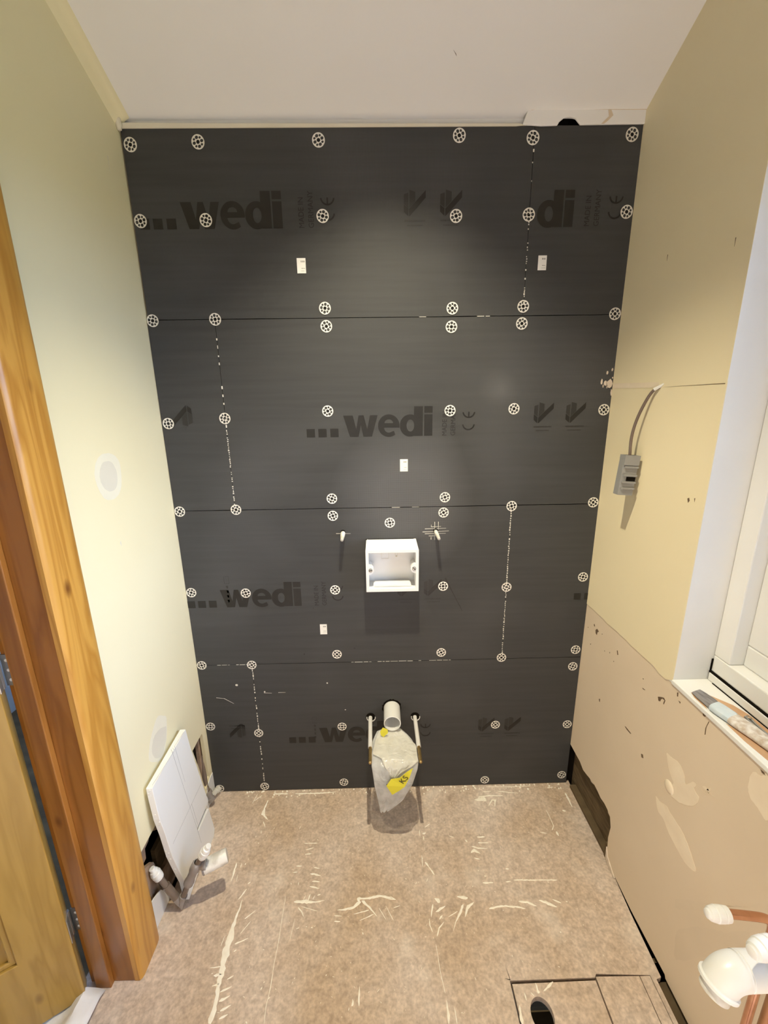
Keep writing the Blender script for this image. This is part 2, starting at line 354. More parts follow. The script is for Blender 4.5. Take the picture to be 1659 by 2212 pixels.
RESIDUE = [[(-0.4627, -0.3831, 0.0015),(-0.4619, -0.4086, 0.0052),(-0.4659, -0.43, 0.0073),(-0.4685, -0.4595, 0.0129),(-0.4657, -0.4878, 0.021),(-0.4673, -0.5174, 0.0239),(-0.4654, -0.5458, 0.02),(-0.4638, -0.568, 0.0164),(-0.4614, -0.5918, 0.0128),(-0.458, -0.6213, 0.0125),(-0.4558, -0.643, 0.0153),(-0.4582, -0.66, 0.0211)], [(-0.5013, -0.5512, 0.002),(-0.4695, -0.5482, 0.0047)], [(-0.4835, -0.5675, 0.0066),(-0.4631, -0.5656, 0.0066)], [(-0.48, -0.589, 0.0032),(-0.4624, -0.5847, 0.0065)], [(-0.4531, -0.6012, 0.0064),(-0.4253, -0.5903, 0.0032)], [(-0.4432, -0.5757, 0.0059),(-0.4278, -0.5689, 0.0046)], [(-0.4495, -0.6193, 0.0094),(-0.4236, -0.6087, 0.0032)], [(-0.4398, -0.6369, 0.0086),(-0.4143, -0.6267, 0.0031)], [(-0.4373, -0.6518, 0.0073),(-0.4175, -0.6439, 0.0031)], [(-0.5175, -0.2748, 0.0066),(-0.5162, -0.3027, 0.0072),(-0.5163, -0.3347, 0.0024)], [(-0.4984, -0.2772, 0.0033),(-0.4989, -0.2921, 0.0024)], [(-0.4841, -0.2776, 0.0057),(-0.4864, -0.2832, 0.0033)], [(-0.5005, -0.3139, 0.002),(-0.4982, -0.3351, 0.0024)], [(-0.4503, -0.3364, 0.0063),(-0.4582, -0.3424, 0.0031)], [(-0.4576, -0.3567, 0.0054),(-0.4672, -0.3748, 0.0053),(-0.4749, -0.386, 0.0038)], [(-0.4113, -0.4176, 0.0022),(-0.4378, -0.4382, 0.0044)], [(-0.4178, -0.4447, 0.0022),(-0.4401, -0.4759, 0.0028)], [(-0.4123, -0.4863, 0.0028),(-0.448, -0.4992, 0.0062)], [(-0.4383, -0.5128, 0.0048),(-0.4455, -0.5166, 0.0048)], [(-0.4845, -0.479, 0.0018),(-0.4876, -0.5036, 0.0021)], [(-0.4679, -0.0417, 0.0048),(-0.4728, -0.0764, 0.0074),(-0.4732, -0.1005, 0.0138),(-0.4474, -0.1245, 0.0027)], [(-0.4627, -0.131, 0.0054),(-0.4499, -0.1538, 0.0027)], [(-0.4624, -0.1645, 0.0044),(-0.4588, -0.1776, 0.0035)], [(-0.518, -0.0144, 0.0029),(-0.5275, -0.0551, 0.0028)], [(-0.4973, -0.0203, 0.0038),(-0.5234, -0.0452, 0.0024)], [(-0.4508, -0.0148, 0.0068),(-0.3929, -0.0165, 0.0068)], [(-0.364, -0.0174, 0.0048),(-0.2585, -0.0178, 0.0067),(-0.1964, -0.0143, 0.0024)], [(-0.2915, -0.2159, 0.0034),(-0.2447, -0.2163, 0.0034)], [(-0.2834, -0.2384, 0.0034),(-0.2551, -0.2323, 0.0025)], [(-0.2828, -0.2542, 0.0058),(-0.2604, -0.2521, 0.0033)], [(-0.3067, -0.2917, 0.0041),(-0.2866, -0.2915, 0.0032)], [(-0.3148, -0.3116, 0.0024),(-0.2991, -0.3102, 0.0048)], [(-0.2454, -0.297, 0.0048),(-0.2247, -0.3012, 0.0024)], [(-0.2543, -0.3168, 0.0032),(-0.2341, -0.3191, 0.008),(-0.2176, -0.3242, 0.002)], [(-0.2448, -0.34, 0.0055),(-0.2192, -0.3417, 0.0031)], [(-0.2502, -0.3547, 0.0054),(-0.2184, -0.3612, 0.0046)], [(-0.316, -0.1509, 0.0018),(-0.3202, -0.1641, 0.0026)], [(-0.2895, -0.3509, 0.0031),(-0.2887, -0.3406, 0.0016)], [(-0.294, -0.397, 0.006),(-0.2528, -0.3975, 0.0113),(-0.2264, -0.3988, 0.0053),(-0.1968, -0.3957, 0.0023)], [(-0.2494, -0.395, 0.0075),(-0.2447, -0.3772, 0.0038)], [(-0.265, -0.3914, 0.0038),(-0.2594, -0.3801, 0.003)], [(-0.2349, -0.3921, 0.003),(-0.229, -0.3809, 0.0023)], [(-0.2214, -0.3811, 0.0061),(-0.2112, -0.3781, 0.0038)], [(-0.2781, -0.4117, 0.0037),(-0.2626, -0.426, 0.0051),(-0.255, -0.4383, 0.0018)], [(-0.2673, -0.4104, 0.0022),(-0.2154, -0.4235, 0.0018)], [(-0.153, -0.4226, 0.0015),(-0.1274, -0.4217, 0.0066),(-0.1019, -0.4162, 0.0081),(-0.084, -0.4024, 0.015),(-0.0919, -0.3926, 0.009)], [(-0.0919, -0.3926, 0.009),(-0.058, -0.3935, 0.0068),(-0.0203, -0.3879, 0.0083),(0.0174, -0.3922, 0.0038),(0.0322, -0.399, 0.0023)], [(-0.0766, -0.3994, 0.0113),(-0.0538, -0.4158, 0.0074),(-0.0279, -0.4425, 0.0029)], [(-0.1009, -0.4347, 0.0022),(-0.0536, -0.4251, 0.0037)], [(-0.0819, -0.4516, 0.0014),(-0.0388, -0.4362, 0.0044)], [(-0.1609, -0.4362, 0.0036),(-0.137, -0.4389, 0.0029)], [(-0.1593, -0.4511, 0.0058),(-0.1412, -0.4525, 0.0036)], [(-0.0223, -0.4197, 0.0022),(-0.0008, -0.4507, 0.0022)], [(-0.0001, -0.4156, 0.0022),(0.0225, -0.4542, 0.0022)], [(-0.273, -0.4672, 0.0043),(-0.2647, -0.4646, 0.0036)], [(-0.229, -0.4654, 0.0043),(-0.2236, -0.4656, 0.0029)], [(-0.2818, -0.4406, 0.0015),(-0.2871, -0.4936, 0.0014)], [(-0.0758, -0.5986, 0.0026),(-0.0764, -0.6214, 0.0056),(-0.0758, -0.6368, 0.0043)], [(-0.0935, -0.6232, 0.0031),(-0.0915, -0.6321, 0.0074),(-0.0959, -0.6363, 0.0025)], [(-0.1019, -0.6384, 0.0019),(-0.103, -0.6448, 0.0031)], [(-0.3191, -0.6179, 0.0031),(-0.3156, -0.6135, 0.0038)], [(-0.3446, -0.5992, 0.0038),(-0.3414, -0.5935, 0.0019)], [(-0.3378, -0.583, 0.0032),(-0.3403, -0.5858, 0.0019)], [(-0.2579, -0.5801, 0.0032),(-0.2553, -0.5766, 0.002)], [(-0.1712, -0.575, 0.0039),(-0.1682, -0.5727, 0.0026)], [(-0.3238, -0.3801, 0.0015),(-0.3224, -0.4366, 0.0018),(-0.3199, -0.4941, 0.0017),(-0.3209, -0.5468, 0.0017),(-0.3186, -0.5952, 0.0026),(-0.3213, -0.6332, 0.0019),(-0.3179, -0.6633, 0.0018)], [(-0.366, -0.6576, 0.0036),(-0.3617, -0.6618, 0.0036)], [(-0.3015, -0.6002, 0.0026),(-0.3053, -0.5978, 0.0026)], [(-0.2085, -0.4969, 0.0021),(-0.2113, -0.5009, 0.0017)], [(-0.0719, -0.4808, 0.0042),(-0.0693, -0.4865, 0.0028)], [(-0.4738, -0.1858, 0.0035),(-0.477, -0.1899, 0.0026)], [(-0.4608, -0.2092, 0.0034),(-0.4575, -0.2134, 0.0034)], [(-0.4786, -0.2625, 0.0033),(-0.4794, -0.2663, 0.0025)], [(0.3622, -0.0657, 0.0047),(0.4009, -0.0617, 0.0234),(0.4077, -0.072, 0.0093)], [(0.3793, -0.0535, 0.0047),(0.4282, -0.0482, 0.0057),(0.4821, -0.0513, 0.0038)], [(0.4118, -0.092, 0.0028),(0.4324, -0.0677, 0.0065),(0.4441, -0.068, 0.014),(0.4364, -0.0951, 0.0028)], [(0.404, -0.0308, 0.0038),(0.438, -0.0297, 0.0029)], [(0.4668, -0.03, 0.0048),(0.5081, -0.0365, 0.0038),(0.5473, -0.0413, 0.0019)], [(0.4241, -0.009, 0.0024),(0.5352, -0.0123, 0.0029),(0.6091, -0.0102, 0.0019)], [(0.6735, -0.0201, 0.0048),(0.6986, -0.0182, 0.0029)], [(0.6927, -0.1193, 0.0136),(0.7052, -0.122, 0.0063)], [(0.6302, -0.1151, 0.0018),(0.6333, -0.1411, 0.0027),(0.6338, -0.1774, 0.0035),(0.62, -0.1945, 0.0035)], [(0.5743, -0.1997, 0.0034),(0.5962, -0.2046, 0.0043)], [(0.6354, -0.1993, 0.0129),(0.6367, -0.2163, 0.0034)], [(0.7373, -0.0458, 0.0095),(0.7375, -0.0715, 0.0084),(0.7367, -0.1085, 0.0036)], [(0.1721, -0.1565, 0.0035),(0.1505, -0.1705, 0.0035)], [(0.1391, -0.1941, 0.013),(0.1526, -0.1902, 0.0052)], [(0.1425, -0.2027, 0.0077),(0.1422, -0.2174, 0.0021)], [(0.1298, -0.1787, 0.0026),(0.1294, -0.2045, 0.0026)], [(0.2352, -0.2032, 0.0026),(0.2534, -0.21, 0.0034)], [(0.3372, -0.2102, 0.006),(0.3663, -0.211, 0.006)], [(0.3365, -0.231, 0.0051),(0.3737, -0.232, 0.0042)], [(0.3106, -0.2425, 0.0042),(0.3322, -0.2491, 0.0058),(0.365, -0.252, 0.0021)], [(0.3036, -0.2641, 0.0083),(0.3178, -0.2566, 0.0124),(0.3359, -0.2681, 0.0033)], [(0.312, -0.2818, 0.0049),(0.3294, -0.2861, 0.0041)], [(0.1292, -0.2672, 0.0033),(0.1283, -0.3051, 0.0024)], [(0.1426, -0.2399, 0.0025),(0.1425, -0.2519, 0.0025)], [(0.4094, -0.3191, 0.0072),(0.4211, -0.3202, 0.004)], [(0.3214, -0.3583, 0.007),(0.356, -0.3598, 0.0054)], [(0.3973, -0.3585, 0.0031),(0.4154, -0.3566, 0.0039)], [(0.4262, -0.3534, 0.0047),(0.5134, -0.3557, 0.0039),(0.5696, -0.3571, 0.0039)], [(0.3321, -0.3394, 0.0094),(0.338, -0.3395, 0.0031)], [(0.1565, -0.399, 0.0075),(0.1671, -0.4041, 0.0187),(0.1696, -0.4121, 0.0074)], [(0.1488, -0.4147, 0.0082),(0.1431, -0.4301, 0.0059),(0.1389, -0.4482, 0.0018)], [(0.1552, -0.435, 0.0051),(0.171, -0.4278, 0.0088),(0.187, -0.4204, 0.0044)], [(0.1633, -0.4548, 0.005),(0.1739, -0.4446, 0.0073)], [(0.1329, -0.4526, 0.0029),(0.1327, -0.4687, 0.005),(0.1393, -0.486, 0.0021)], [(0.1768, -0.4611, 0.0018),(0.1603, -0.4752, 0.0057),(0.1502, -0.4961, 0.0028)], [(0.2287, -0.396, 0.0038),(0.2434, -0.398, 0.009),(0.2626, -0.4001, 0.0097)], [(0.1913, -0.4496, 0.0022),(0.2231, -0.4352, 0.0029)], [(0.2451, -0.4172, 0.0089),(0.2268, -0.4444, 0.008),(0.2125, -0.462, 0.0029),(0.2012, -0.4847, 0.0014)], [(0.2797, -0.4124, 0.003),(0.2586, -0.4238, 0.0125),(0.2436, -0.4509, 0.0022)], [(0.3234, -0.431, 0.0059),(0.3488, -0.4261, 0.0074),(0.3786, -0.4253, 0.0059),(0.4076, -0.4276, 0.0066),(0.4368, -0.4339, 0.0037)], [(0.4215, -0.4138, 0.0037),(0.4487, -0.4161, 0.0089),(0.4742, -0.4277, 0.0051)], [(0.4876, -0.4123, 0.0052),(0.5074, -0.4191, 0.0111),(0.5371, -0.4324, 0.0044)], [(0.5313, -0.4112, 0.0052),(0.5547, -0.4219, 0.0052)], [(0.5716, -0.4176, 0.0052),(0.5764, -0.4193, 0.003)], [(0.519, -0.4949, 0.007),(0.5225, -0.495, 0.0042)], [(0.021, -0.4984, 0.0028),(0.0243, -0.5018, 0.0028)], [(-0.005, -0.3932, 0.0038),(0.0324, -0.399, 0.0045)], [(0.024, -0.4209, 0.003),(0.0446, -0.4158, 0.003)], [(0.1442, -0.5138, 0.0014),(0.1487, -0.5754, 0.002),(0.1549, -0.6178, 0.0025)], [(0.1558, -0.6313, 0.0037),(0.1572, -0.6509, 0.0061),(0.1547, -0.6742, 0.0119)], [(0.1751, -0.6448, 0.0018),(0.1762, -0.6747, 0.0036)], [(0.1389, -0.2905, 0.0097),(0.1492, -0.3056, 0.004),(0.1658, -0.3314, 0.0063)], [(0.1409, -0.3414, 0.0039),(0.1357, -0.3517, 0.0023)], [(0.1047, -0.3509, 0.0031),(0.0982, -0.3576, 0.0023)], [(0.0873, -0.2739, 0.0021),(0.0891, -0.2623, 0.0021)], [(0.3148, -0.321, 0.004),(0.3175, -0.3232, 0.0032)], [(0.353, -0.3844, 0.003),(0.3557, -0.3858, 0.0023)], [(0.3639, -0.4373, 0.0018),(0.368, -0.4358, 0.0018)], [(0.6665, -0.1783, 0.0035),(0.6663, -0.1738, 0.0026)], [(0.2923, -0.2194, 0.0051),(0.299, -0.2279, 0.0059)]]
HATCH_RESIDUE = [[(0.4041, -0.603, 0.0064),(0.4052, -0.6169, 0.005),(0.4057, -0.6238, 0.0125)], [(0.4529, -0.6018, 0.0064),(0.42, -0.6196, 0.005)], [(0.3674, -0.6206, 0.0025),(0.3681, -0.6363, 0.0056)], [(0.3466, -0.6445, 0.0049),(0.3425, -0.6785, 0.0119)], [(0.3847, -0.621, 0.0025),(0.3915, -0.6279, 0.0062)]]
GAP_RIGHT = [(-0.0007, 0.1945),(-0.0476, 0.1909),(-0.0793, 0.1895),(-0.1069, 0.1789),(-0.1349, 0.185),(-0.1571, 0.1914),(-0.188, 0.1964),(-0.2107, 0.1933),(-0.2307, 0.188),(-0.2531, 0.1919),(-0.274, 0.189),(-0.2912, 0.1824),(-0.3028, 0.1474),(-0.2982, 0.0967),(-0.3019, 0.0619),(-0.2993, 0.0004)]
HOLE_CORNER = [(-0.1169, 0.3205),(-0.0704, 0.3221),(-0.0352, 0.3208),(-0.031, 0.3062),(-0.0307, 0.1132),(-0.0606, 0.0893),(-0.0693, 0.0901),(-0.0917, 0.2159)]
HOLE_DARK = [(-0.3798, 0.2807),(-0.3359, 0.2386),(-0.3085, 0.1728),(-0.3115, 0.0955),(-0.3411, 0.0933),(-0.3747, 0.1048),(-0.3925, 0.1787),(-0.4324, 0.2099),(-0.4369, 0.2279),(-0.4186, 0.2303),(-0.4153, 0.2626),(-0.3964, 0.2655)]
SKIRT = [(-0.4684, 0.0003),(-0.4706, 0.1118),(-0.4423, 0.1048),(-0.4088, 0.0885),(-0.3858, 0.0436),(-0.3698, 0.0013),(-0.4168, -0.0005)]
PATCH_R = [[(-0.4708, 0.6185),(-0.4848, 0.6204),(-0.5055, 0.6281),(-0.519, 0.6279),(-0.5349, 0.6163),(-0.5409, 0.6016),(-0.5467, 0.5986),(-0.5633, 0.6251),(-0.5734, 0.6237),(-0.5684, 0.6135),(-0.5775, 0.6055),(-0.5876, 0.6034),(-0.5834, 0.58),(-0.5689, 0.557),(-0.5409, 0.5321),(-0.521, 0.5235),(-0.5048, 0.5197),(-0.4957, 0.5219),(-0.5022, 0.5442),(-0.5094, 0.5621),(-0.499, 0.5704),(-0.4835, 0.5884),(-0.4749, 0.6067)], [(-0.4619, 0.4625),(-0.4759, 0.463),(-0.5029, 0.4769),(-0.5157, 0.4719),(-0.5613, 0.4663),(-0.5883, 0.4502),(-0.6074, 0.4325),(-0.6194, 0.4178),(-0.6111, 0.4057),(-0.5848, 0.3979),(-0.5478, 0.4055),(-0.5199, 0.4153),(-0.5019, 0.4291),(-0.4766, 0.4323)], [(-0.6863, 0.777),(-0.6928, 0.7935),(-0.7057, 0.7961),(-0.7176, 0.8089),(-0.7376, 0.7234),(-0.7135, 0.7267),(-0.6971, 0.7307),(-0.6878, 0.7476)], [(-0.5874, 0.6349),(-0.594, 0.6467),(-0.6046, 0.6498),(-0.6104, 0.6585),(-0.6114, 0.6443),(-0.6227, 0.6475),(-0.6131, 0.6418),(-0.6062, 0.6328),(-0.5949, 0.6276)]]
HOLE_R = [(-0.6011, 0.6436),(-0.6034, 0.6502),(-0.6084, 0.6475),(-0.6091, 0.6417),(-0.6059, 0.6391)]
SCUFFS_R = [[(-0.0738, 0.7538),(-0.0825, 0.7632),(-0.0954, 0.7594),(-0.0872, 0.7531),(-0.0851, 0.7404),(-0.0772, 0.7429)], [(-0.0594, 0.767),(-0.063, 0.7713),(-0.0677, 0.7637),(-0.0631, 0.7616)], [(-0.0514, 0.6844),(-0.0566, 0.6889),(-0.0557, 0.6836),(-0.0524, 0.6821)], [(-0.0222, 0.7363),(-0.027, 0.7385),(-0.0268, 0.7348)], [(-0.1125, 0.7617),(-0.1183, 0.7646),(-0.1164, 0.7607)], [(-0.2055, 0.7571),(-0.2091, 0.7594),(-0.215, 0.7475),(-0.2115, 0.7447)], [(-0.1681, 0.7268),(-0.1711, 0.7288),(-0.1715, 0.7231)], [(-0.1947, 0.7114),(-0.1993, 0.7139),(-0.1977, 0.7096)], [(-0.3377, 0.7512),(-0.3429, 0.7535),(-0.3423, 0.7502)], [(-0.3438, 0.724),(-0.3567, 0.7259),(-0.3539, 0.7237),(-0.3454, 0.7213)], [(-0.1459, 0.5266),(-0.1524, 0.5318),(-0.1532, 0.5197),(-0.1495, 0.519)], [(-0.4068, 0.7439),(-0.4176, 0.7514),(-0.4278, 0.7573),(-0.4344, 0.7535),(-0.4318, 0.7399),(-0.4298, 0.7383),(-0.4297, 0.7462),(-0.432, 0.7515),(-0.4247, 0.752),(-0.4189, 0.7455),(-0.4177, 0.7376),(-0.411, 0.7345)], [(-0.2951, 0.547),(-0.3004, 0.5491),(-0.3285, 0.5493),(-0.3249, 0.5459),(-0.3072, 0.5444)], [(-0.4671, 0.8041),(-0.4708, 0.8081),(-0.4723, 0.7962),(-0.4692, 0.7948)], [(-0.4757, 0.787),(-0.483, 0.7886),(-0.4828, 0.7841)], [(-0.1395, 0.7143),(-0.1428, 0.7159),(-0.1428, 0.7117)], [(-0.5698, 0.8068),(-0.5714, 0.8074),(-0.5672, 0.7882),(-0.5686, 0.769),(-0.5667, 0.7667),(-0.5653, 0.7849)], [(-0.5498, 0.8138),(-0.5583, 0.8227),(-0.5628, 0.8184),(-0.5579, 0.8093),(-0.5528, 0.8082)], [(-0.3812, 0.5275),(-0.3889, 0.5318),(-0.393, 0.5228),(-0.3854, 0.5184)], [(-0.7017, 0.8084),(-0.7086, 0.8089),(-0.7143, 0.8059),(-0.7056, 0.8046)]]
STAIN_R = [[(-0.5846, 0.2667),(-0.607, 0.3021),(-0.6638, 0.3775),(-0.7445, 0.4978),(-0.6677, 0.3775),(-0.6616, 0.3526),(-0.6131, 0.2755),(-0.5897, 0.2444)], [(-0.6129, 0.2055),(-0.6545, 0.2852),(-0.6887, 0.3365),(-0.7113, 0.3672),(-0.7565, 0.4459),(-0.7618, 0.4166),(-0.7553, 0.383),(-0.7012, 0.2825),(-0.6788, 0.2245),(-0.6206, 0.1087),(-0.6061, 0.1723)]]
PATCH_L = [[(-0.3224, 1.4199),(-0.2763, 1.4208),(-0.2487, 1.393),(-0.258, 1.3313),(-0.2894, 1.306),(-0.3298, 1.3111),(-0.3512, 1.3487),(-0.3501, 1.389)], [(-0.3151, 1.4016),(-0.2823, 1.3997),(-0.2671, 1.3706),(-0.2772, 1.3349),(-0.307, 1.3258),(-0.3311, 1.345),(-0.335, 1.3751)], [(-0.2786, 0.6091),(-0.2496, 0.5876),(-0.236, 0.5649),(-0.2579, 0.496),(-0.2965, 0.4672),(-0.35, 0.5146),(-0.3404, 0.5573),(-0.3121, 0.5899)], [(-0.2801, 0.5642),(-0.2545, 0.5501),(-0.2452, 0.5398),(-0.2595, 0.5012),(-0.2932, 0.4786),(-0.3223, 0.497),(-0.3338, 0.5335),(-0.3142, 0.5638)]]
OFFCUT_FRAME = ((-0.6672, -0.4047, 0.4735),(-0.0, 0.999, 0.0437),(-0.0733, -0.0436, 0.9964),(0.9973, -0.0032, 0.0732))
OFFCUT = [(0.0, 0.0),(0.214, 0.0),(0.2128, -0.0865),(0.2272, -0.3436),(0.1286, -0.3433),(0.1325, -0.3576),(0.2175, -0.365),(0.2189, -0.4688),(0.198, -0.4908),(0.1723, -0.4976),(0.0791, -0.4673),(0.001, -0.4732),(0.0067, -0.403),(-0.0027, -0.3269),(-0.0095, -0.2616),(-0.0078, -0.1765),(-0.01, -0.1077),(-0.0037, -0.0291)]
PENCIL = [[(0.1205, 0.0051),(0.1289, -0.3475)], [(0.1385, 0.0091),(0.1377, -0.1415)], [(0.0035, 0.008),(0.1167, -0.0025)], [(0.2119, -0.2424),(0.0084, -0.2351)], [(0.1376, -0.2416),(0.138, -0.3376)], [(0.1188, 0.0146),(0.1221, -0.0045),(0.1328, -0.0024),(0.1269, 0.0117)], [(0.1993, 0.0018),(0.1406, 0.0069)], [(0.1289, -0.3475),(0.1286, -0.4091)]]
BAG_L = [(0.0084, -0.0612, 0.3481),(-0.0232, -0.0702, 0.3415),(-0.0386, -0.1057, 0.335),(-0.0406, -0.1587, 0.329),(-0.0417, -0.1952, 0.3157),(-0.0363, -0.2054, 0.2788),(-0.0322, -0.2116, 0.2436),(-0.0224, -0.2066, 0.1796),(-0.0144, -0.2012, 0.1168)]
BAG_R = [(0.0661, -0.0612, 0.3464),(0.0911, -0.0789, 0.3337),(0.1096, -0.1057, 0.3306),(0.1175, -0.1318, 0.3279),(0.1236, -0.1855, 0.3212),(0.1213, -0.1976, 0.3071),(0.101, -0.2103, 0.2468),(0.0671, -0.2063, 0.1732),(0.0226, -0.2022, 0.1278)]
FLAP_L = [(0.0083, -0.0719, 0.3531),(-0.0152, -0.0764, 0.3501),(-0.0282, -0.1137, 0.3423),(-0.0379, -0.1653, 0.337),(-0.0062, -0.1828, 0.3343),(0.0029, -0.2044, 0.3209),(0.0169, -0.2107, 0.3006),(0.031, -0.214, 0.2815)]
FLAP_R = [(0.0656, -0.071, 0.3521),(0.0892, -0.0869, 0.3412),(0.0992, -0.1078, 0.3389),(0.12, -0.1316, 0.3367),(0.1215, -0.1935, 0.3294),(0.0989, -0.2044, 0.3179),(0.0721, -0.2093, 0.3062),(0.0394, -0.2142, 0.2805)]
BAG_LABEL = [(0.009, 0.2628),(0.026, 0.2889),(0.0546, 0.2968),(0.0808, 0.3252),(0.0998, 0.3362),(0.088, 0.2986),(0.0724, 0.2622),(0.0544, 0.2434),(0.0289, 0.2217)]
BAG_LABEL2 = [(-0.01, 0.3701),(0.0003, 0.3878),(0.0178, 0.3783),(0.0189, 0.3632),(0.0022, 0.3455),(-0.0077, 0.3549)]


# ------------------------------------------------------------------ setting: floor
FY = -2.6
hx0, hx1, hy0, hy1 = .3355, .737, -1.02, -.597
b = B(); b.plate([(-.84, .02), (.775, .02), (.768, -.30), (.757, -.45), (.752, -.60), (.737, -.604), (.737, -1.3), (.775, -1.3), (.775, FY), (-.84, FY)],
    [[(hx0, hy0), (hx1-.012, hy0), (hx1-.012, hy1+.002), (.578, hy1+.008), (.572, hy1+.001), (hx0, hy1)]], -.018, ON_FLOOR())
floor = fin('floor', b, 'floor'); floor['kind'] = 'structure'
hole = [(.400+.029*cos(a), -.663+.034*sin(a)) for a in (2*pi*k/28 for k in range(28))]
b = B(); b.plate([(.3405, -.6035), (.5705, -.6015), (.568, -1.01), (.3405, -1.01)], [hole], -.018, ON_FLOOR(-.0015))
fin('floor_panel', b, 'floor', floor, label='cut square of floor sheet with a round finger hole')
b = B(); b.plate([(.5745, -.5945), (.694, -.596), (.690, -1.01), (.572, -1.01)], [], -.018, ON_FLOOR(-.0005)); fin('floor_panel', b, 'floor', floor)
b = B(); b.plate([(.6965, -.596), (.7235, -.596), (.7235, -1.01), (.6925, -1.01)], [], -.018, ON_FLOOR(-.001)); fin('floor_panel', b, 'floor', floor)
b = B(); b.box(.30, .80, -1.1, -.55, -.14, -.12); b.box(.30, .80, -.60, -.56, -.12, -.02); b.box(.745, .80, -1.3, -.55, -.12, -.02)
fin('floor_joist', b, 'stud', floor)
b = B(); b.lathe((.403, -.668, -.118), (0, 0, 1), [(0, .016), (.03, .016), (.034, .010), (.05, .010), (.05, 0)], 14)
fin('buried_pipe_end', b, 'painted_pipe', floor, smooth=True)
b = B(); b.box(-2.0, 1.05, FY-.1, .9, -.30, -.16); fin('floor_void', b, 'dark', floor)
# overcut saw lines at the hatch corner
b = B()
for p, q in [((.3235, -.5925), (.3365, -.5955)), ((.333, -.565), (.3372, -.596))]:
    d = Vector((q[0]-p[0], q[1]-p[1])).normalized(); nn = Vector((-d.y, d.x))*.0009
    b.plate([(p[0], p[1]), (q[0]+nn.x, q[1]+nn.y), (q[0]-nn.x, q[1]-nn.y)], [], .0003, ON_FLOOR())
fin('saw_cut', b, 'joint', floor)
# scraped tile adhesive lines left on the floor: real raised smears
def smears(strokes, z=0.):
    b = B(); r = random.Random(3)
    for st in strokes:
        pts = []
        for (x0, y0, w0), (x1, y1, w1) in zip(st, st[1:]):
            L = math.hypot(x1-x0, y1-y0); n = max(2, int(L/.006))
            for k in range(n): t = k/n; pts.append((x0+(x1-x0)*t, y0+(y1-y0)*t, w0+(w1-w0)*t))
        pts.append(st[-1]); left = []; right = []
        for i, (x, y, w) in enumerate(pts):
            a = pts[max(i-1, 0)]; c = pts[min(i+1, len(pts)-1)]
            d = Vector((c[0]-a[0], c[1]-a[1])); d = d.normalized() if d.length > 1e-6 else Vector((1, 0)); nn = Vector((-d.y, d.x))
            e = .35 if i in (0, len(pts)-1) else 1
            left.append((x+nn.x*w*.5*e*r.uniform(.45, 1.15), y+nn.y*w*.5*e*r.uniform(.45, 1.15)))
            right.append((x-nn.x*w*.5*e*r.uniform(.45, 1.15), y-nn.y*w*.5*e*r.uniform(.45, 1.15)))
        n = len(pts); h = .0007
        vs = [(x, y, z) for x, y in left]+[(x, y, z) for x, y in right]+[(x*.8+u*.2, y*.8+v*.2, z+h) for (x, y), (u, v) in zip(left, right)]+[(x*.8+u*.2, y*.8+v*.2, z+h) for (x, y), (u, v) in zip(right, left)]
        fs = []
        for i in range(n-1):
            fs += [(2*n+i, 2*n+i+1, 3*n+i+1, 3*n+i), (i, i+1, 2*n+i+1, 2*n+i), (n+i, 3*n+i, 3*n+i+1, n+i+1)]
        b.add(vs, fs)
    return b
b = smears(RESIDUE)
r = random.Random(11)
extra = []
for k in range(420):                      # small flecks thrown around the scraped lines
    x, y = r.uniform(-.55, .72), r.uniform(-.95, -.02)
    if x > .32 and y < -.58: continue
    if x < -.5 and y > -.5: continue
    a = r.uniform(0, pi); L = r.uniform(.0015, .006) * (1.6 if r.random() < .12 else 1)
    extra.append([(x, y, r.uniform(.0008, .003)), (x+L*cos(a), y+L*sin(a), r.uniform(.0006, .002))])
b2 = smears(extra); b.add(b2.v, b2.f)
fin('adhesive_residue', b, 'residue', floor, kind='stuff')
b = smears(HATCH_RESIDUE, -.0012); fin('adhesive_residue', b, 'residue', floor, kind='stuff')
# adhesive crumbs along the foot of the back wall
b = B()
for k in range(150):
    x = r.uniform(-.6, .74); s = r.uniform(.0012, .0045)
    b.lathe((x, -.003-r.random()**2*.03, 0), (0, 0, 1), [(0, s), (s*.7, s*.7), (s, 0)], 5)
fin('plaster_crumb', b, 'residue', floor, kind='stuff')

# ------------------------------------------------------------------ setting: back wall and its tile-backer boards
wall_back = empty('wall_back'); wall_back['kind'] = 'structure'
b = B(); b.plate([(-.80, -.02), (.7606, -.02), (.7606, 2.36), (-.80, 2.36)], [[(.505, 2.272), (.592, 2.272), (.592, 2.312), (.505, 2.312)]], -.012, ON_BACK(-.012))
fin('plaster_backing', b, 'ceil', wall_back)
b = B(); b.box(.44, .66, .03, .05, 2.2, 2.371); b.box(.44, .66, .0245, .03, 2.345, 2.371); fin('hole_lining', b, 'dark', wall_back)
def board(x0, x1, z0, z1, off):
    r2 = random.Random(int((x0+5)*1000+z0*77))
    n = max(2, int((x1-x0)/.08)); g = .0011
    pts = [(x0+(x1-x0)*k/n, z0+r2.uniform(0, .0008)) for k in range(n+1)]+[(x1-(x1-x0)*k/n, z1-r2.uniform(0, .0008)) for k in range(n+1)]
    b = B(); b.plate(pts, [], -.0118, ON_BACK(off)); return fin('board_panel', b, 'board', wall_back)
g = .0008; SX, SX2 = .4545, -.4900
P_TL = board(-.692, SX-g, 1.796+g, 2.2825, .0002); P_TR = board(SX+g, .7595, 1.796+g, 2.2835, .0)
P_2L = board(-.696, SX2-g, 1.196+g, 1.796-g, .0); P_2R = board(SX2+g, .7600, 1.196+g, 1.796-g, .0004)
P_3L = board(-.6965, SX+.0025-g, .596+g, 1.196-g, .0002); P_3R = board(SX+.0025+g, .7602, .596+g, 1.196-g, .0)
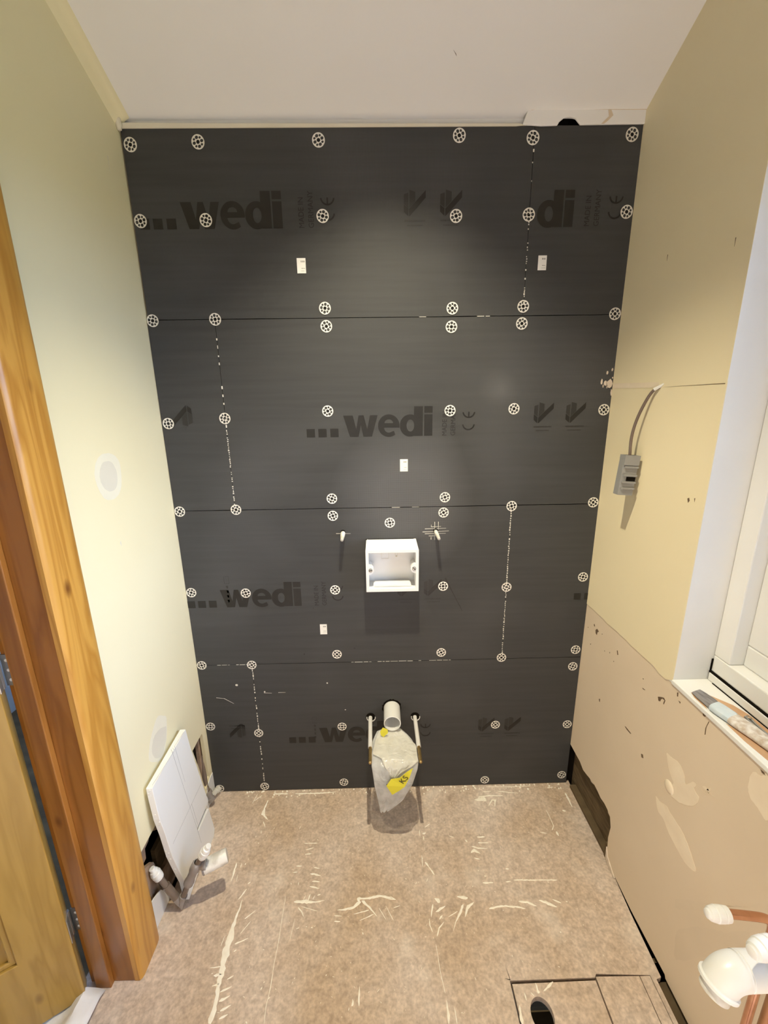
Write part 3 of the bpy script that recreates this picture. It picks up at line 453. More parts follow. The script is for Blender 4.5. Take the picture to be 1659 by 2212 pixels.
P_4L = board(-.6968, SX2-g, .004, .596-g, .0002); P_4R = board(SX2+g, .7600, .003, .596-g, .0)
b = B(); b.box(-.70, .765, .0112, .0118, 0, 2.279); fin('joint_backing', b, 'joint', wall_back)

def arc(cx, cz, r, a0, a1, n=10): return [(cx+r*cos(a0+(a1-a0)*k/n), cz+r*sin(a0+(a1-a0)*k/n)) for k in range(n+1)]
def arcband(cx, cz, r0, r1, a0, a1, n=14): return arc(cx, cz, r1, a0, a1, n)+arc(cx, cz, r0, a1, a0, n)
PT = .00022
def word(parent, x, z, parts='ewdi.', off=.0006):
    """the board maker's word: lower-case w e d i after three square dots, letters 68 mm high"""
    b = B(); f = ON_BACK(off); P = lambda pts, holes=(): b.plate([(x+u, z+v) for u, v in pts], [[(x+u, z+v) for u, v in h] for h in holes], PT, f)
    if '.' in parts:
        for u in (-.121, -.083, -.044): P([(u, 0), (u+.027, 0), (u+.027, .027), (u, .027)])
    if 'w' in parts: P([(0, .068), (.031, .068), (.041, .024), (.050, .068), (.066, .068), (.077, .024), (.087, .068), (.1115, .068), (.092, 0), (.064, 0), (.0565, .037), (.048, 0), (.020, 0)])
    if 'e' in parts:
        cx, cz = .1475, .034
        o = [(cx+.0355*cos(a), cz+.036*sin(a)) for a in [radians(-38-k*(322-0)/30*.0) for k in range(0)]]
        outer = [(cx+.0350*cos(radians(t)), cz+.0360*sin(radians(t))) for t in range(-8, 316, 9)]
        inner = [(cx+.0160*cos(radians(t)), cz-.004+.0185*sin(radians(t))) for t in range(310, 178, -11)]
        P(outer+[(cx+.0165, cz-.0165)]+inner[3:]+[(cx-.012, cz-.006), (cx+.0345, cz-.006)], [[(cx+.014*cos(radians(t)), cz+.008+.0125*sin(radians(t)) if sin(radians(t)) > 0 else cz+.008) for t in range(0, 181, 15)]])
    if 'd' in parts:
        cx, cz = .217, .0335
        bowl = [(cx+.0335*cos(radians(t)), cz+.0355*sin(radians(t))) for t in range(68, 293, 8)]
        P(bowl+[(.231, 0), (.2585, 0), (.2585, .094), (.230, .094)], [[(cx+.001+.0125*cos(radians(t)), cz+.0195*sin(radians(t))) for t in range(0, 360, 15)]])
    if 'i' in parts:
        P([(.263, 0), (.290, 0), (.290, .068), (.263, .068)]); P([(.263, .0735), (.290, .0735), (.290, .094), (.263, .094)])
    if b.v: fin('printed_word', b, 'print', parent)
_tc = {}
def text(parent, s, x, z, size, rot, m='print_mid', off=.0006, width=None, flat=ON_BACK):
    cu = bpy.data.curves.new('t', 'FONT'); cu.body = s; cu.size = size; cu.fill_mode = 'FRONT'; cu.resolution_u = 3
    o = bpy.data.objects.new('t', cu); COL.objects.link(o)
    dg = bpy.context.evaluated_depsgraph_get(); me = bpy.data.meshes.new_from_object(o.evaluated_get(dg))
    vs = [(v.co.x, v.co.y) for v in me.vertices]; fs = [tuple(p.vertices) for p in me.polygons]
    bpy.data.objects.remove(o); bpy.data.meshes.remove(me)
    if width:
        w = max(v[0] for v in vs); k = width/w; vs = [(u*k, v) for u, v in vs]
    c, sn = cos(rot), sin(rot); f = flat(off); b = B()
    b.add([f(x+u*c-v*sn, z+u*sn+v*c, 0) for u, v in vs], fs)
    return fin('printed_text', b, m, parent)
def made_in(parent, x, z):
    text(parent, 'MADE IN', x+.352, z, .022, pi/2, 'print', width=.078); text(parent, 'GERMANY', x+.380, z, .022, pi/2, 'print', width=.094)
def ce(parent, x, z):
    b = B(); f = ON_BACK(.0006); cx = x+.422
    b.plate(arcband(cx, z+.040, .0165, .0210, pi+.12, 2*pi-.12), [], PT, f)
    b.plate(arcband(cx, z+.079, .0165, .0210, pi+.12, 2*pi-.12), [], PT, f)
    b.plate([(cx-.0023, z+.062), (cx+.0023, z+.062), (cx+.0023, z+.078), (cx-.0023, z+.078)], [], PT, f)
    fin('printed_mark', b, 'print', parent)
def emblem(parent, cx, z, flip=False, txt=True, left_only=False):
    """building-corner emblem: two wall slabs above a short and a long slanted slab"""
    s = -1 if flip else 1; f = ON_BACK(.0006)
    P = lambda pts: [(cx+s*u, z+s*v) for u, v in pts]
    b = B(); b.plate(P([(-.032, .030), (-.019, .020), (-.019, .001), (-.032, .012)]), [], PT, f)
    b.plate(P([(-.017, .019), (.031, .066), (.031, .047), (-.014, .002), (-.017, .001)]), [], PT, f); fin('printed_emblem', b, 'print', parent)
    b = B(); b.plate(P([(-.032, .056), (-.019, .060), (-.019, .0215), (-.032, .0315)]), [], PT, f)
    b.plate(P([(-.016, .067), (.001, .062), (.001, .038), (-.016, .0215)]), [], PT, f); fin('printed_emblem', b, 'print_mid', parent)
    if txt:
        b = B()
        for zz, w, h in ((-.0125, .030, .004), (-.024, .022, .003)):
            k = -w
            rr = random.Random(int(cx*1e4))
            while k < w:
                ww = rr.uniform(.0016, .0042); b.plate([(cx+k, z+zz), (cx+k+ww, z+zz), (cx+k+ww, z+zz+h), (cx+k, z+zz+h)], [], PT, f); k += ww+.0012
        fin('printed_small_text', b, 'print_mid', parent, kind='stuff')
word(P_TL, -.554, 2.0375); made_in(P_TL, -.554, 2.037); ce(P_TL, -.554, 2.036); emblem(P_TL, .120, 2.0645); emblem(P_TL, .225, 2.0645)
word(P_TR, .293, 2.0345, 'di'); made_in(P_TR, .280, 2.035); ce(P_TR, .283, 2.034)
word(P_2R, -.110, 1.4365); made_in(P_2R, -.125, 1.435); ce(P_2R, -.124, 1.433); emblem(P_2R, .543, 1.470); emblem(P_2R, .648, 1.470)
emblem(P_2L, -.628, 1.545, flip=True, txt=False)
word(P_3L, -.576, .834); made_in(P_3L, -.576, .833); ce(P_3L, -.576, .832); emblem(P_3L, .094, .862); emblem(P_3L, .190, .862)
b = B()
for x0, x1 in ((.708, .733), (.746, .7595)): b.plate([(x0, .836), (x1, .836), (x1, .861), (x0, .861)], [], PT, ON_BACK(.0006))
fin('printed_word', b, 'print', P_3R)
word(P_4R, -.252, .2345); ce(P_4R, -.252, .232); emblem(P_4R, .413, .266); emblem(P_4R, .518, .266); emblem(P_4L, -.575, .333, flip=True)
# small framed batch marks printed upright beside the word
for p, x, z in ((P_3L, -.548, .93), (P_4R, -.268, .33)):
    b = B(); f = ON_BACK(.0006); t = .0009
    x0, x1, z0, z1 = x-.009, x+.009, z-.004, z+.024
    b.plate([(x0, z0), (x1, z0), (x1, z1), (x0, z1)], [[(x0+t, z0+t), (x1-t, z0+t), (x1-t, z1-t), (x0+t, z1-t)]], PT, f)
    for k in range(4): b.plate([(x-.004, z-.012-k*.018), (x+.004, z-.012-k*.018), (x+.003, z-.022-k*.018), (x-.002, z-.022-k*.018)], [], PT, f)
    fin('printed_mark', b, 'print_mid', p)
# frayed white fibre ends along the cut vertical edges and specks of filler
def fray(parent, x, z0, z1, step, dens, seed, lean=0.):
    b = B(); r = random.Random(seed); z = z0
    while z < z1:
        if r.random() < dens:
            h = r.uniform(.35, .8)*step; w = r.uniform(.0008, .0022); xx = x+r.uniform(-.0008, .0008)
            b.box(xx-w, xx+w, -r.uniform(.0008, .0016), -.0001, z, z+h)
        z += step
    fin('frayed_edge', b, 'fray', parent, kind='stuff')
fray(P_TL, SX, 1.83, 2.05, .006, .55, 1); fray(P_TL, SX, 2.05, 2.24, .009, .35, 2)
fray(P_2L, SX2, 1.21, 1.46, .006, .75, 3); fray(P_2L, SX2, 1.46, 1.75, .012, .45, 4)
fray(P_3L, SX+.0025, .62, 1.18, .0085, .97, 5); fray(P_4L, SX2, .05, .57, .012, .8, 6)
def hfray(parent, z, x0, x1, dens, seed):
    b = B(); r = random.Random(seed); x = x0
    while x < x1:
        L = r.uniform(.006, .03)
        if r.random() < dens: b.box(x, x+L, -.0012, -.0001, z-r.uniform(.0002, .001), z+r.uniform(.0002, .0008))
        x += L+.004
    fin('frayed_edge', b, 'fray', parent, kind='stuff')
hfray(P_TL, 1.796, .1, .42, .10, 3); hfray(P_3L, .596, -.62, -.49, .7, 7); hfray(P_3L, .596, -.13, .26, .8, 8); hfray(P_2R, 1.196, .0, .2, .25, 9)
# scuffs and filler smears on the boards
def bits(parent, polys, m='fray', h=.0006, name='plaster_smear'):
    b = B()
    for p in polys: b.plate(p, [], h, ON_BACK(.0004))
    fin(name, b, m, parent)
def blob(x, z, rx, rz, n=9, seed=0):
    r = random.Random(seed+int(x*999)); return [(x+rx*cos(2*pi*k/n)*r.uniform(.7, 1.1), z+rz*sin(2*pi*k/n)*r.uniform(.7, 1.1)) for k in range(n)]
def line(x0, z0, x1, z1, w=.0012):
    d = Vector((x1-x0, z1-z0)).normalized(); n = Vector((-d.y, d.x))*w*.5
    return [(x0-n.x, z0-n.y), (x1-n.x*.4, z1-n.y*.4), (x1+n.x*.4, z1+n.y*.4), (x0+n.x, z0+n.y)]
bits(P_4L, [blob(-.556, .507, .006, .005), line(-.64, .453, -.61, .449), line(-.61, .449, -.575, .425)])
bits(P_4R, [line(-.455, .470, -.425, .468), line(-.40, .470, -.372, .470), blob(-.452, .475, .004, .003), blob(-.21, .507, .003, .004), blob(-.145, .385, .003, .002), blob(.05, .10, .002, .003)])
bits(P_3L, [blob(-.29, .635, .003, .004), blob(-.1, .655, .004, .003), blob(-.17, .80, .002, .002), blob(-.245, .825, .002, .003), line(.235, .93, .285, .83, .006), line(.285, .83, .30, .80, .004)], 'print_mid')
# grey shiny cross-lines scraped round the right-hand pipe tail
cx, cz = .197, 1.108
bits(P_3L, [line(cx-.046, cz-.002, cx+.046, cz, .0022), line(cx-.038, cz+.009, cx+.036, cz+.010, .002), line(cx-.038, cz-.009, cx+.035, cz-.008, .002), line(cx-.024, cz-.017, cx+.006, cz-.017, .0018),
            line(cx-.004, cz+.034, cx-.003, cz-.032, .0022), line(cx+.009, cz+.034, cx+.009, cz+.006, .0022), line(cx-.016, cz+.016, cx+.018, cz+.017, .002), line(cx-.016, cz+.016, cx-.016, cz+.024, .002), line(cx-.016, cz-.03, cx-.016, cz-.02, .003)])
bits(P_3L, [line(-.150, 1.106, -.100, 1.105, .0018)])
# white filler lumps at the right edge above the cable chase
bits(P_2R, [blob(.748, 1.592, .010, .014, 9, 2), blob(.735, 1.594, .006, .010, 7, 3), blob(.722, 1.597, .004, .010, 7, 4), blob(.737, 1.625, .004, .006, 6, 5), blob(.752, 1.635, .003, .006, 6, 5), blob(.757, 1.565, .003, .012, 6, 5), blob(.728, 1.585, .002, .006, 6, 9), blob(.741, 1.583, .002, .007, 6, 8), blob(.7555, 1.610, .002, .004, 6, 8)], 'torn')
# strip of old coving left over the boards at the right, crack and chips
b = B(); b.plate([(.418, 2.283), (.47, 2.2795), (.515, 2.2805), (.52, 2.289), (.532, 2.2975), (.548, 2.2995), (.564, 2.296), (.579, 2.2815), (.7600, 2.283), (.7600, 2.3165), (.445, 2.3190), (.43, 2.315)], [], .006, ON_BACK(.0005))
fin('coving_remnant', b, 'ceil', wall_back, bevel=.002)
b = B(); b.plate([(.436, 2.3185), (.46, 2.3200), (.76, 2.3165), (.76, 2.3145), (.655, 2.3150), (.47, 2.3170), (.44, 2.3150)], [], .0012, ON_BACK(.0062))
b.plate([(.652, 2.3180), (.659, 2.3180), (.668, 2.302), (.655, 2.290), (.645, 2.283), (.637, 2.283), (.656, 2.300)], [], .0012, ON_BACK(.0062))
fin('coving_crack', b, 'stain', wall_back)
b = B(); b.plate([(-.69, 2.281), (.40, 2.281), (.43, 2.283), (.41, 2.2865), (-.45, 2.291), (-.69, 2.294)], [], .003, ON_BACK(.0005))
fin('sealant_strip', b, 'filler_grey', wall_back)

# ------------------------------------------------------------------ setting: right wall
wy0, wy1, wz0, wz1 = -.446, -1.62, .828, 2.07           # window opening
FB = -2.6
def ceil_z(y): return 2.312-.475*max(y, -1.25)
wall_right = empty('wall_right'); wall_right['kind'] = 'structure'
gap = [(-.0, .19)]+GAP_RIGHT[1:]
outer = [(.03, 2.36), (.03, .195)]+gap[1:]+[(-.301, .030), (-.345, .010), (-.45, .003), (-.60, .010), (-.604, .002), (-1.3, .002), (-1.3, -.02), (FB, -.02), (FB, 3.0), (-1.25, 3.0)]
b = B(); b.plate(outer, [[(wy0+.002, wz0-.005), (wy1-.002, wz0-.005), (wy1-.002, wz1+.002), (wy0+.002, wz1+.002)], HOLE_R], -.014, ON_RIGHT())
fin('plaster_skim', b, 'bare', wall_right)
b = B(); b.box(XR+.0142, XR+.03, FB, .03, .21, wz0-.014); b.box(XR+.014, XR+.03, wy0+.015, .03, wz0, 2.9); b.box(XR+.014, XR+.03, FB, wy1-.015, 0, 3.0); b.box(XR+.014, XR+.03, wy1, wy0, wz1+.015, 3.0); b.box(XR+.014, XR+.03, FB, -.36, -.1, .21); b.box(XR+.06, XR+.08, -.5, .1, -.1, .5); b.box(XR+.0005, XR+.08, .012, .04, -.05, 2.4)
fin('wall_core', b, 'dark', wall_right)
b = B()
# painted upper coat, its lower edge a little ragged
r = random.Random(5); low = [(.02-.47*k/18, .817+r.uniform(-.002, .002)-(.004 if k > 15 else 0)) for k in range(18)]
b.plate([(.02, 2.36)]+[(.02, .817)]+low[1:]+[(-.447, .826), (wy0, wz1), (wy1, wz1), (wy1, wz0), (FB, wz0), (FB, 3.0), (-1.25, 3.0)], [], .0018, ON_RIGHT())
fin('painted_coat', b, 'paint', wall_right)
for k, (p, m) in enumerate(zip(PATCH_R, ('filler',)*4)):
    b = B(); b.plate(soft(p, .0007 if k < 3 else .0002), [HOLE_R] if k == 3 else [], .0005, ON_RIGHT(.0001)); fin('filler_patch', b, m, wall_right)
b = B(); b.lathe((XR, -.498, .536), (1, .0, 0), [(-.003, 0), (-.003, .010), (-.001, .017), (.001, .019)], 18); fin('filler_lump', b, 'filler', wall_right, smooth=True)
b = B(); b.box(XR+.010, XR+.013, -.62, -.54, .54, .62); fin('hole_lining', b, 'dark', wall_right)
b = B()
for p in SCUFFS_R: b.plate(p, [], .0004, ON_RIGHT(.0002))
fin('scuff_mark', b, 'scuff', wall_right, kind='stuff')
for p in STAIN_R:
    b = B(); b.plate(soft(p, .0016), [], .00015, ON_RIGHT(.00005)); fin('damp_stain', b, 'stain', wall_right)
b = B(); b.plate([(-.004, 1.592), (-.225, 1.583), (-.226, 1.569), (-.12, 1.573), (-.004, 1.577)], [], .0006, ON_RIGHT(.0018)); fin('cable_chase', b, 'filler', wall_right)
b = B(); b.plate([(-.246, 1.5695), (-.442, 1.5680), (-.442, 1.5665)], [], .0005, ON_RIGHT(.0018))
for p in ([(-.40, 1.862), (-.401, 1.845), (-.402, 1.862)], [(-.185, 1.90), (-.186, 1.885), (-.187, 1.9)], [(-.392, 1.300), (-.397, 1.303), (-.400, 1.296), (-.396, 1.290)], [(-.413, 1.305), (-.416, 1.306), (-.416, 1.296)]): b.plate(p, [], .0004, ON_RIGHT(.0018))
fin('hairline_crack', b, 'scuff', wall_right)
# inside the broken-out gap: an old timber stud and torn paper on the broken edge
b = B(); b.box(XR+.03, XR+.06, -.42, .06, -.03, .24); fin('timber_plate', b, 'stud', wall_right)
b = B(); b.box(XR+.006, XR+.03, -.30, -.02, -.03, .012); b.box(XR+.004, XR+.028, -.335, -.283, .0, .06); fin('timber_packer', b, 'stud', wall_right)
b = B()
for p in ([(-.10, .206), (-.145, .204), (-.168, .178), (-.150, .172), (-.118, .186)], [(-.262, .176), (-.275, .182), (-.279, .166), (-.268, .165)], [(-.300, .148), (-.309, .12), (-.306, .100), (-.297, .118)], [(-.296, .09), (-.305, .055), (-.303, .020), (-.288, .055)]):
    b.plate(wob(p, .002), [], .003, ON_RIGHT(-.0115))
b.plate([(-.30, .06), (-.312, .032), (-.345, .012), (-.36, .004), (-.345, .0), (-.318, .002), (-.303, .020)], [], .004, ON_RIGHT(-.001))
fin('torn_edge', b, 'torn', wall_right)

# window 1: reveal, sill, frame, sash, glazing bead, glass
win = empty('window_1'); win['kind'] = 'structure'
fx = .855
b = B(); b.box(XR-.0012, .95, wy0-.0004, wy0+.014, wz0-.01, wz1+.014); b.box(XR+.012, .95, wy1-.014, wy1, wz0-.01, wz1+.014); b.box(XR+.012, .95, wy1, wy0, wz1, wz1+.014)
fin('window_reveal', b, 'white_gloss', win)
b = B(); b.box(XR-.004, .95, wy1, wy0, wz0-.012, wz0); fin('window_sill', b, 'white_gloss', win, bevel=.002)
b = B()
b.plate([(.782, -.555), (.790, -.535), (.797, -.50), (.803, -.505), (.835, -.545), (.846, -.58), (.848, -.72), (.815, -.72), (.80, -.66)], [], .0006, ON_FLOOR(wz0))
b.plate([(.770, -.497), (.775, -.50), (.769, -.545), (.764, -.555), (.764, -.515)], [], .0006, ON_FLOOR(wz0))
b.plate([(.771, -.60), (.790, -.64), (.793, -.75), (.776, -.75), (.769, -.65)], [], .0006, ON_FLOOR(wz0))
fin('bare_wood_patch', b, 'bare_wood', win)
b = B(); b.box(.849, fx+.01, wy1, wy0-.003, wz0+.001, wz0+.022); fin('sill_bead', b, 'white_gloss', win, bevel=.002)
b = B(); b.box(fx-.004, fx+.01, wy1, wy0, wz0+.022, wz0+.0255); b.box(fx-.003, fx+.002, wy0-.003, wy0, wz0, wz0+.06); b.box(.8475, .849, wy1, wy0-.02, wz0, wz0+.002); fin('dark_gap', b, 'dark', win)
def ring(b, y0, y1, z0, z1, w, x0, x1):
    b.box(x0, x1, y1, y0, z0, z0+w); b.box(x0, x1, y1, y0, z1-w, z1); b.box(x0, x1, y0-w, y0, z0+w, z1-w); b.box(x0, x1, y1, y1+w, z0+w, z1-w); return b
zb = wz0+.0255
fin('window_frame', ring(B(), wy0-.001, wy1+.001, zb, wz1-.001, .046, fx, fx+.06), 'upvc', win, bevel=.003)
fin('window_sash', ring(B(), wy0-.047, wy1+.047, zb+.046, wz1-.047, .056, fx+.034, fx+.075), 'upvc', win, bevel=.004)
fin('glazing_bead', ring(B(), wy0-.103, wy1+.103, zb+.102, wz1-.103, .014, fx+.046, fx+.068), 'upvc', win, bevel=.004)
b = B(); b.box(fx+.055, fx+.058, wy1+.10, wy0-.10, zb+.10, wz1-.10); fin('glass_pane', b, 'glass', win)
b = B(); b.box(.95, 1.05, FB, wy1-.002, -.3, 3.0); b.box(.95, 1.05, wy0+.016, .6, -.3, 3.0); b.box(.93, 1.05, wy1, wy0, -.1, zb); b.box(.93, 1.05, wy1, wy0, wz1, 3.0)
fin('outer_brickwork', b, 'bare', wall_right)
b = B(); b.box(-.83, 1.05, .052, .10, -.3, 2.7); fin('outer_brickwork', b, 'bare', wall_back)
b = B(); b.box(1.05, 80, -50, 50, -2.9, -2.8); g_ = fin('ground', b, 'ground'); g_['kind'] = 'structure'

# ------------------------------------------------------------------ setting: left wall, cornice, skirting
wall_left = empty('wall_left'); wall_left['kind'] = 'structure'
dy0, dy1, dz1 = -.572, -1.37, 2.03                      # door opening
cut = [(-.36, .305), (-.475, .305), (-.475, .0), (-.13, .0), (-.13, .05), (-.165, .12), (-.165, .305)]
b = B(); b.plate([(.012, -.02), (.012, 2.36), (-1.25, 3.0), (FB, 3.0), (FB, -.02), (dy1, -.02), (dy1, dz1), (dy0+.02, dz1), (dy0+.02, -.02)], [cut, HOLE_CORNER], -.0125, ON_LEFT())
fin('plaster_skin', b, 'paint_left', wall_left)
b = B(); b.plate([(.012, -.02), (.012, 2.36), (-1.25, 3.0), (FB, 3.0), (FB, -.02), (dy1, -.02), (dy1, dz1), (dy0+.02, dz1), (dy0+.02, -.02)], [HOLE_DARK, [(-.10, .30), (-.04, .30), (-.042, .19), (-.05, .12), (-.07, .10), (-.085, .18), (-.075, .21), (-.098, .22)]], -.012, ON_LEFT(-.0185))
fin('old_plaster', b, 'brown_plaster', wall_left)
b = B(); b.box(XL-.11, XL-.10, dy0+.03, .01, -.02, .5); fin('hole_lining', b, 'dark', wall_left)
b = B(); b.box(XL-.09, XL-.05, dy0+.025, .01, -.02, .035); b.box(XL-.045, XL-.032, -.36, -.30, 0, .18); fin('timber_batten', b, 'stud', wall_left)
for k, p in enumerate(PATCH_L):
    b = B(); b.plate(soft(p, .0006), [], .0002, ON_LEFT(.0001 if k in (0, 2) else .0003)); fin('filler_patch', b, 'filler_left' if k in (0, 2) else 'filler_grey', wall_left)
b = B()
for p in ([(-.075, 2.18), (-.077, 2.18), (-.077, 2.14)], [(-.30, 1.19), (-.306, 1.185), (-.302, 1.175)]): b.plate(p, [], .0003, ON_LEFT(.0001))
fin('scuff_mark', b, 'filler_grey', wall_left)
b = B(); b.plate(SKIRT, [], .004, ON_LEFT(-.004)); sk = fin('baseboard_left', b, 'white_gloss', bevel=.001); sk['kind'] = 'structure'
b = B(); b.plate([(-.03, .10), (.0, .10), (.0, .0), (-.10, .0), (-.055, .085)], [], .006, ON_LEFT(-.004)); fin('skirting_end', b, 'white_gloss', wall_left)
# small cove where left wall meets the sloping ceiling
def slope_pt(x, y, dz): return (x, y, 2.312-.475*y+dz)
b = B(); prof = [(0, -.034), (.004, -.030), (.010, -.018), (.020, -.008), (.030, -.003), (.032, .004), (0, .004)]
ys = [.004, -.02, -.3, -.7, -1.25]; n = len(prof)
vs = [slope_pt(XL+u, y, w) for y in ys for u, w in prof]; fs = []
for i in range(len(ys)-1):
    for k in range(n): a, c = i*n+k, i*n+(k+1) % n; fs.append((a, c, c+n, a+n))
fs += [tuple(range(n)), tuple(range((len(ys)-1)*n, len(ys)*n))]
b.add(vs, fs); t1 = fin('trim_1', b, 'paint_left', smooth=50); t1['kind'] = 'structure'
b = B(); b.lathe((XL+.006, -.008, 2.287), (0, 0, 1), [(-.014, 0), (-.012, .006), (0, .009), (.016, .007), (.02, 0)], 9); fin('cove_end', b, 'filler_grey', t1, smooth=True)

# ------------------------------------------------------------------ setting: ceiling and the wall behind
ceiling = empty('ceiling'); ceiling['kind'] = 'structure'
b = B(); b.plate([(-.80, .0125), (.86, .0125), (.86, -1.25), (-.80, -1.25)], [], .03, lambda u, v, w: (u, v, 2.312-.475*v+w)); b.box(-.83, 1.0, .0125, .06, 2.372, 2.40); fin('sloping_panel', b, 'ceil', ceiling)
b = B(); b.plate([(-.80, -1.25), (.86, -1.25), (.86, FB), (-.80, FB)], [], .03, lambda u, v, w: (u, v, 2.9058+w)); fin('flat_panel', b, 'ceil', ceiling)
b = B(); b.plate([(.202, -.122), (.212, -.111), (.210, -.115)], [], -.0004, lambda u, v, w: (u, v, 2.3118-.475*v+w)); fin('hair_scratch', b, 'scuff', ceiling)
b = B(); b.box(-.85, .9, FB-.05, FB, -.02, 3.0); wf = fin('wall_front', b, 'ceil'); wf['kind'] = 'structure'

# ------------------------------------------------------------------ setting: door with frame, hall beyond
door = empty('door_1'); door['kind'] = 'structure'
b = B(); y0, y1 = -.573, -.474
prof = [(XL, y1), (XL+.010, y1), (XL+.016, y1-.003), (XL+.019, y1-.010), (XL+.020, y1-.020), (XL+.020, y0+.012), (XL+.018, y0+.005), (XL+.013, y0), (XL, y0)]
b.plate(prof, [], 2.06, ON_FLOOR(.001)); fin('architrave', b, 'pine', door, smooth=35)
b = B(); b.plate([(p[0], -1.945-p[1]) for p in prof], [], 2.06, ON_FLOOR(.001)); fin('architrave', b, 'pine', door, smooth=35)
b = B(); b.box(XL, XL+.02, -1.47, -.474, 2.061, 2.15); fin('architrave', b, 'pine', door, bevel=.006)
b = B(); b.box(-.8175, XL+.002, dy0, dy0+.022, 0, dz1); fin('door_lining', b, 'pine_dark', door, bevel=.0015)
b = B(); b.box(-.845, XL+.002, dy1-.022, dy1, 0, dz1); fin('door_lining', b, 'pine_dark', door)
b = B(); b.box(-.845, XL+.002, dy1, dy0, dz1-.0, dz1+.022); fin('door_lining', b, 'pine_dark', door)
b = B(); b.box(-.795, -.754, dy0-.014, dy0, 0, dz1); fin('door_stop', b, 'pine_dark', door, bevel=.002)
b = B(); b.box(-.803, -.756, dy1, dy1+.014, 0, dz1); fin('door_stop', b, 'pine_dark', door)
pin = Vector((-.850, -.582, 0))
dl = Vector((-.842, -.539, 0)).normalized(); dn = Vector((.539, -.842, 0))     # along the leaf; its room-side normal
fc = Vector((-.806, -.606, 0))                                                 # hinge corner of the room-side face
def LEAF(u, v, w): p = fc+dl*u+dn*(-w); return (p.x, p.y, v)
TH = .038
b = B(); pan = [[(.102, .236), (.345, .236), (.345, .86), (.102, .86)], [(.415, .236), (.66, .236), (.66, .86), (.415, .86)], [(.102, 1.02), (.345, 1.02), (.345, 1.90), (.102, 1.90)], [(.415, 1.02), (.66, 1.02), (.66, 1.90), (.415, 1.90)]]
b.plate([(0, .012), (.762, .012), (.762, 2.0), (0, 2.0)], pan, TH, LEAF); leaf = fin('door_leaf', b, 'pine_door', door, bevel=.002)
for p in pan:
    (a0, c0), (a1, c1) = p[0], p[2]; d = .014
    b = B(); b.plate(p, [[(a0+d, c0+d), (a1-d, c0+d), (a1-d, c1-d), (a0+d, c1-d)]], TH-.012, lambda u, v, w: LEAF(u, v, w+.006)); fin('panel_moulding', b, 'pine_door', leaf, bevel=.003)
    b = B(); b.plate([(a0+d, c0+d), (a1-d, c0+d), (a1-d, c1-d), (a0+d, c1-d)], [], .012, lambda u, v, w: LEAF(u, v, w+.013)); fin('door_inset', b, 'pine_door', leaf)
for z0 in (.205, .950, 1.80):
    h = empty('hinge', (0, 0, 0), door)
    b = B(); b.plate([(-.8185, z0), (-.800, z0), (-.7955, z0+.006), (-.7955, z0+.070), (-.800, z0+.076), (-.8185, z0+.076)], [], .0025, lambda u, v, w: (u, dy0-w, v)); fin('hinge_leaf', b, 'steel', h)
    b = B(); b.tube([(-.8215, -.5815, z0-.002), (-.8215, -.5815, z0+.078)], .0048, 10); fin('hinge_knuckle', b, 'steel', h, smooth=True)
    b = B(); b.plate([(.003, z0), (.003, z0+.076), (.036, z0+.076), (.036, z0)], [], .002, lambda u, v, w: LEAF(-w, v, u)); fin('hinge_leaf', b, 'steel', h)
    b = B()
    for zz in (.014, .038, .062): b.lathe((-.807, dy0-.0025, z0+zz), (0, -1, 0), [(0, .004), (.001, .003), (.001, 0)], 8)
    fin('hinge_screw', b, 'zinc', h)
hall = empty('wall_hall'); hall['kind'] = 'structure'
b = B(); b.box(-1.97, -1.95, -1.42, .8, 0, 2.5); fin('hall_side', b, 'hall', hall)
b = B(); b.box(-1.97, -.72, -1.44, -1.40, 0, 2.5); fin('hall_end', b, 'hall', hall)
b = B(); b.box(-1.97, -.70, -1.42, .8, 2.5, 2.53); fin('hall_ceiling', b, 'hall', hall)
b = B(); b.box(-.82, -.81, .02, .8, 0, 2.5); b.box(-.82, -.81, dy0+.022, .02, 0, 2.5); fin('hall_partition', b, 'hall', hall)
b = B(); b.box(-1.96, -.8405, -1.42, .8, -.02, 0); fin('hall_floor', b, 'stud', hall)
b = B(); b.box(-1.97, -.81, .80, .82, 1.25, 2.53); b.box(-1.97, -.81, .80, .82, 0, .95); fin('hall_window_wall', b, 'hall', hall)

# white dust sheet tucked under the door
sheet = B(); nx, ny = 26, 18
r = random.Random(21)
def sheet_pt(i, j):
    t = i/(nx-1); s = j/(ny-1)
    x = -.765-.36*t; y = -.592-.36*s-.045*t
    z = .006+.010*max(0, sin(t*17+s*3))*(1-.3*s)+.012*max(0, sin(s*11-t*9))+.004*sin(t*40+s*31)
    rid = math.exp(-((t-.13-.05*s)/.055)**2); z += .020*rid*(1-.6*s)
    return (x, y, max(z, .0025))
sheet.add([sheet_pt(i, j) for j in range(ny) for i in range(nx)], [(j*nx+i, j*nx+i+1, (j+1)*nx+i+1, (j+1)*nx+i) for j in range(ny-1) for i in range(nx-1)])
o = fin('dust_sheet', sheet, 'sheet', smooth=True); tag(o, 'white crumpled dust sheet on the floor at the foot of the pine door', 'cloth')
md = o.modifiers.new('solid', 'SOLIDIFY'); md.thickness = .0015; md.offset = 1

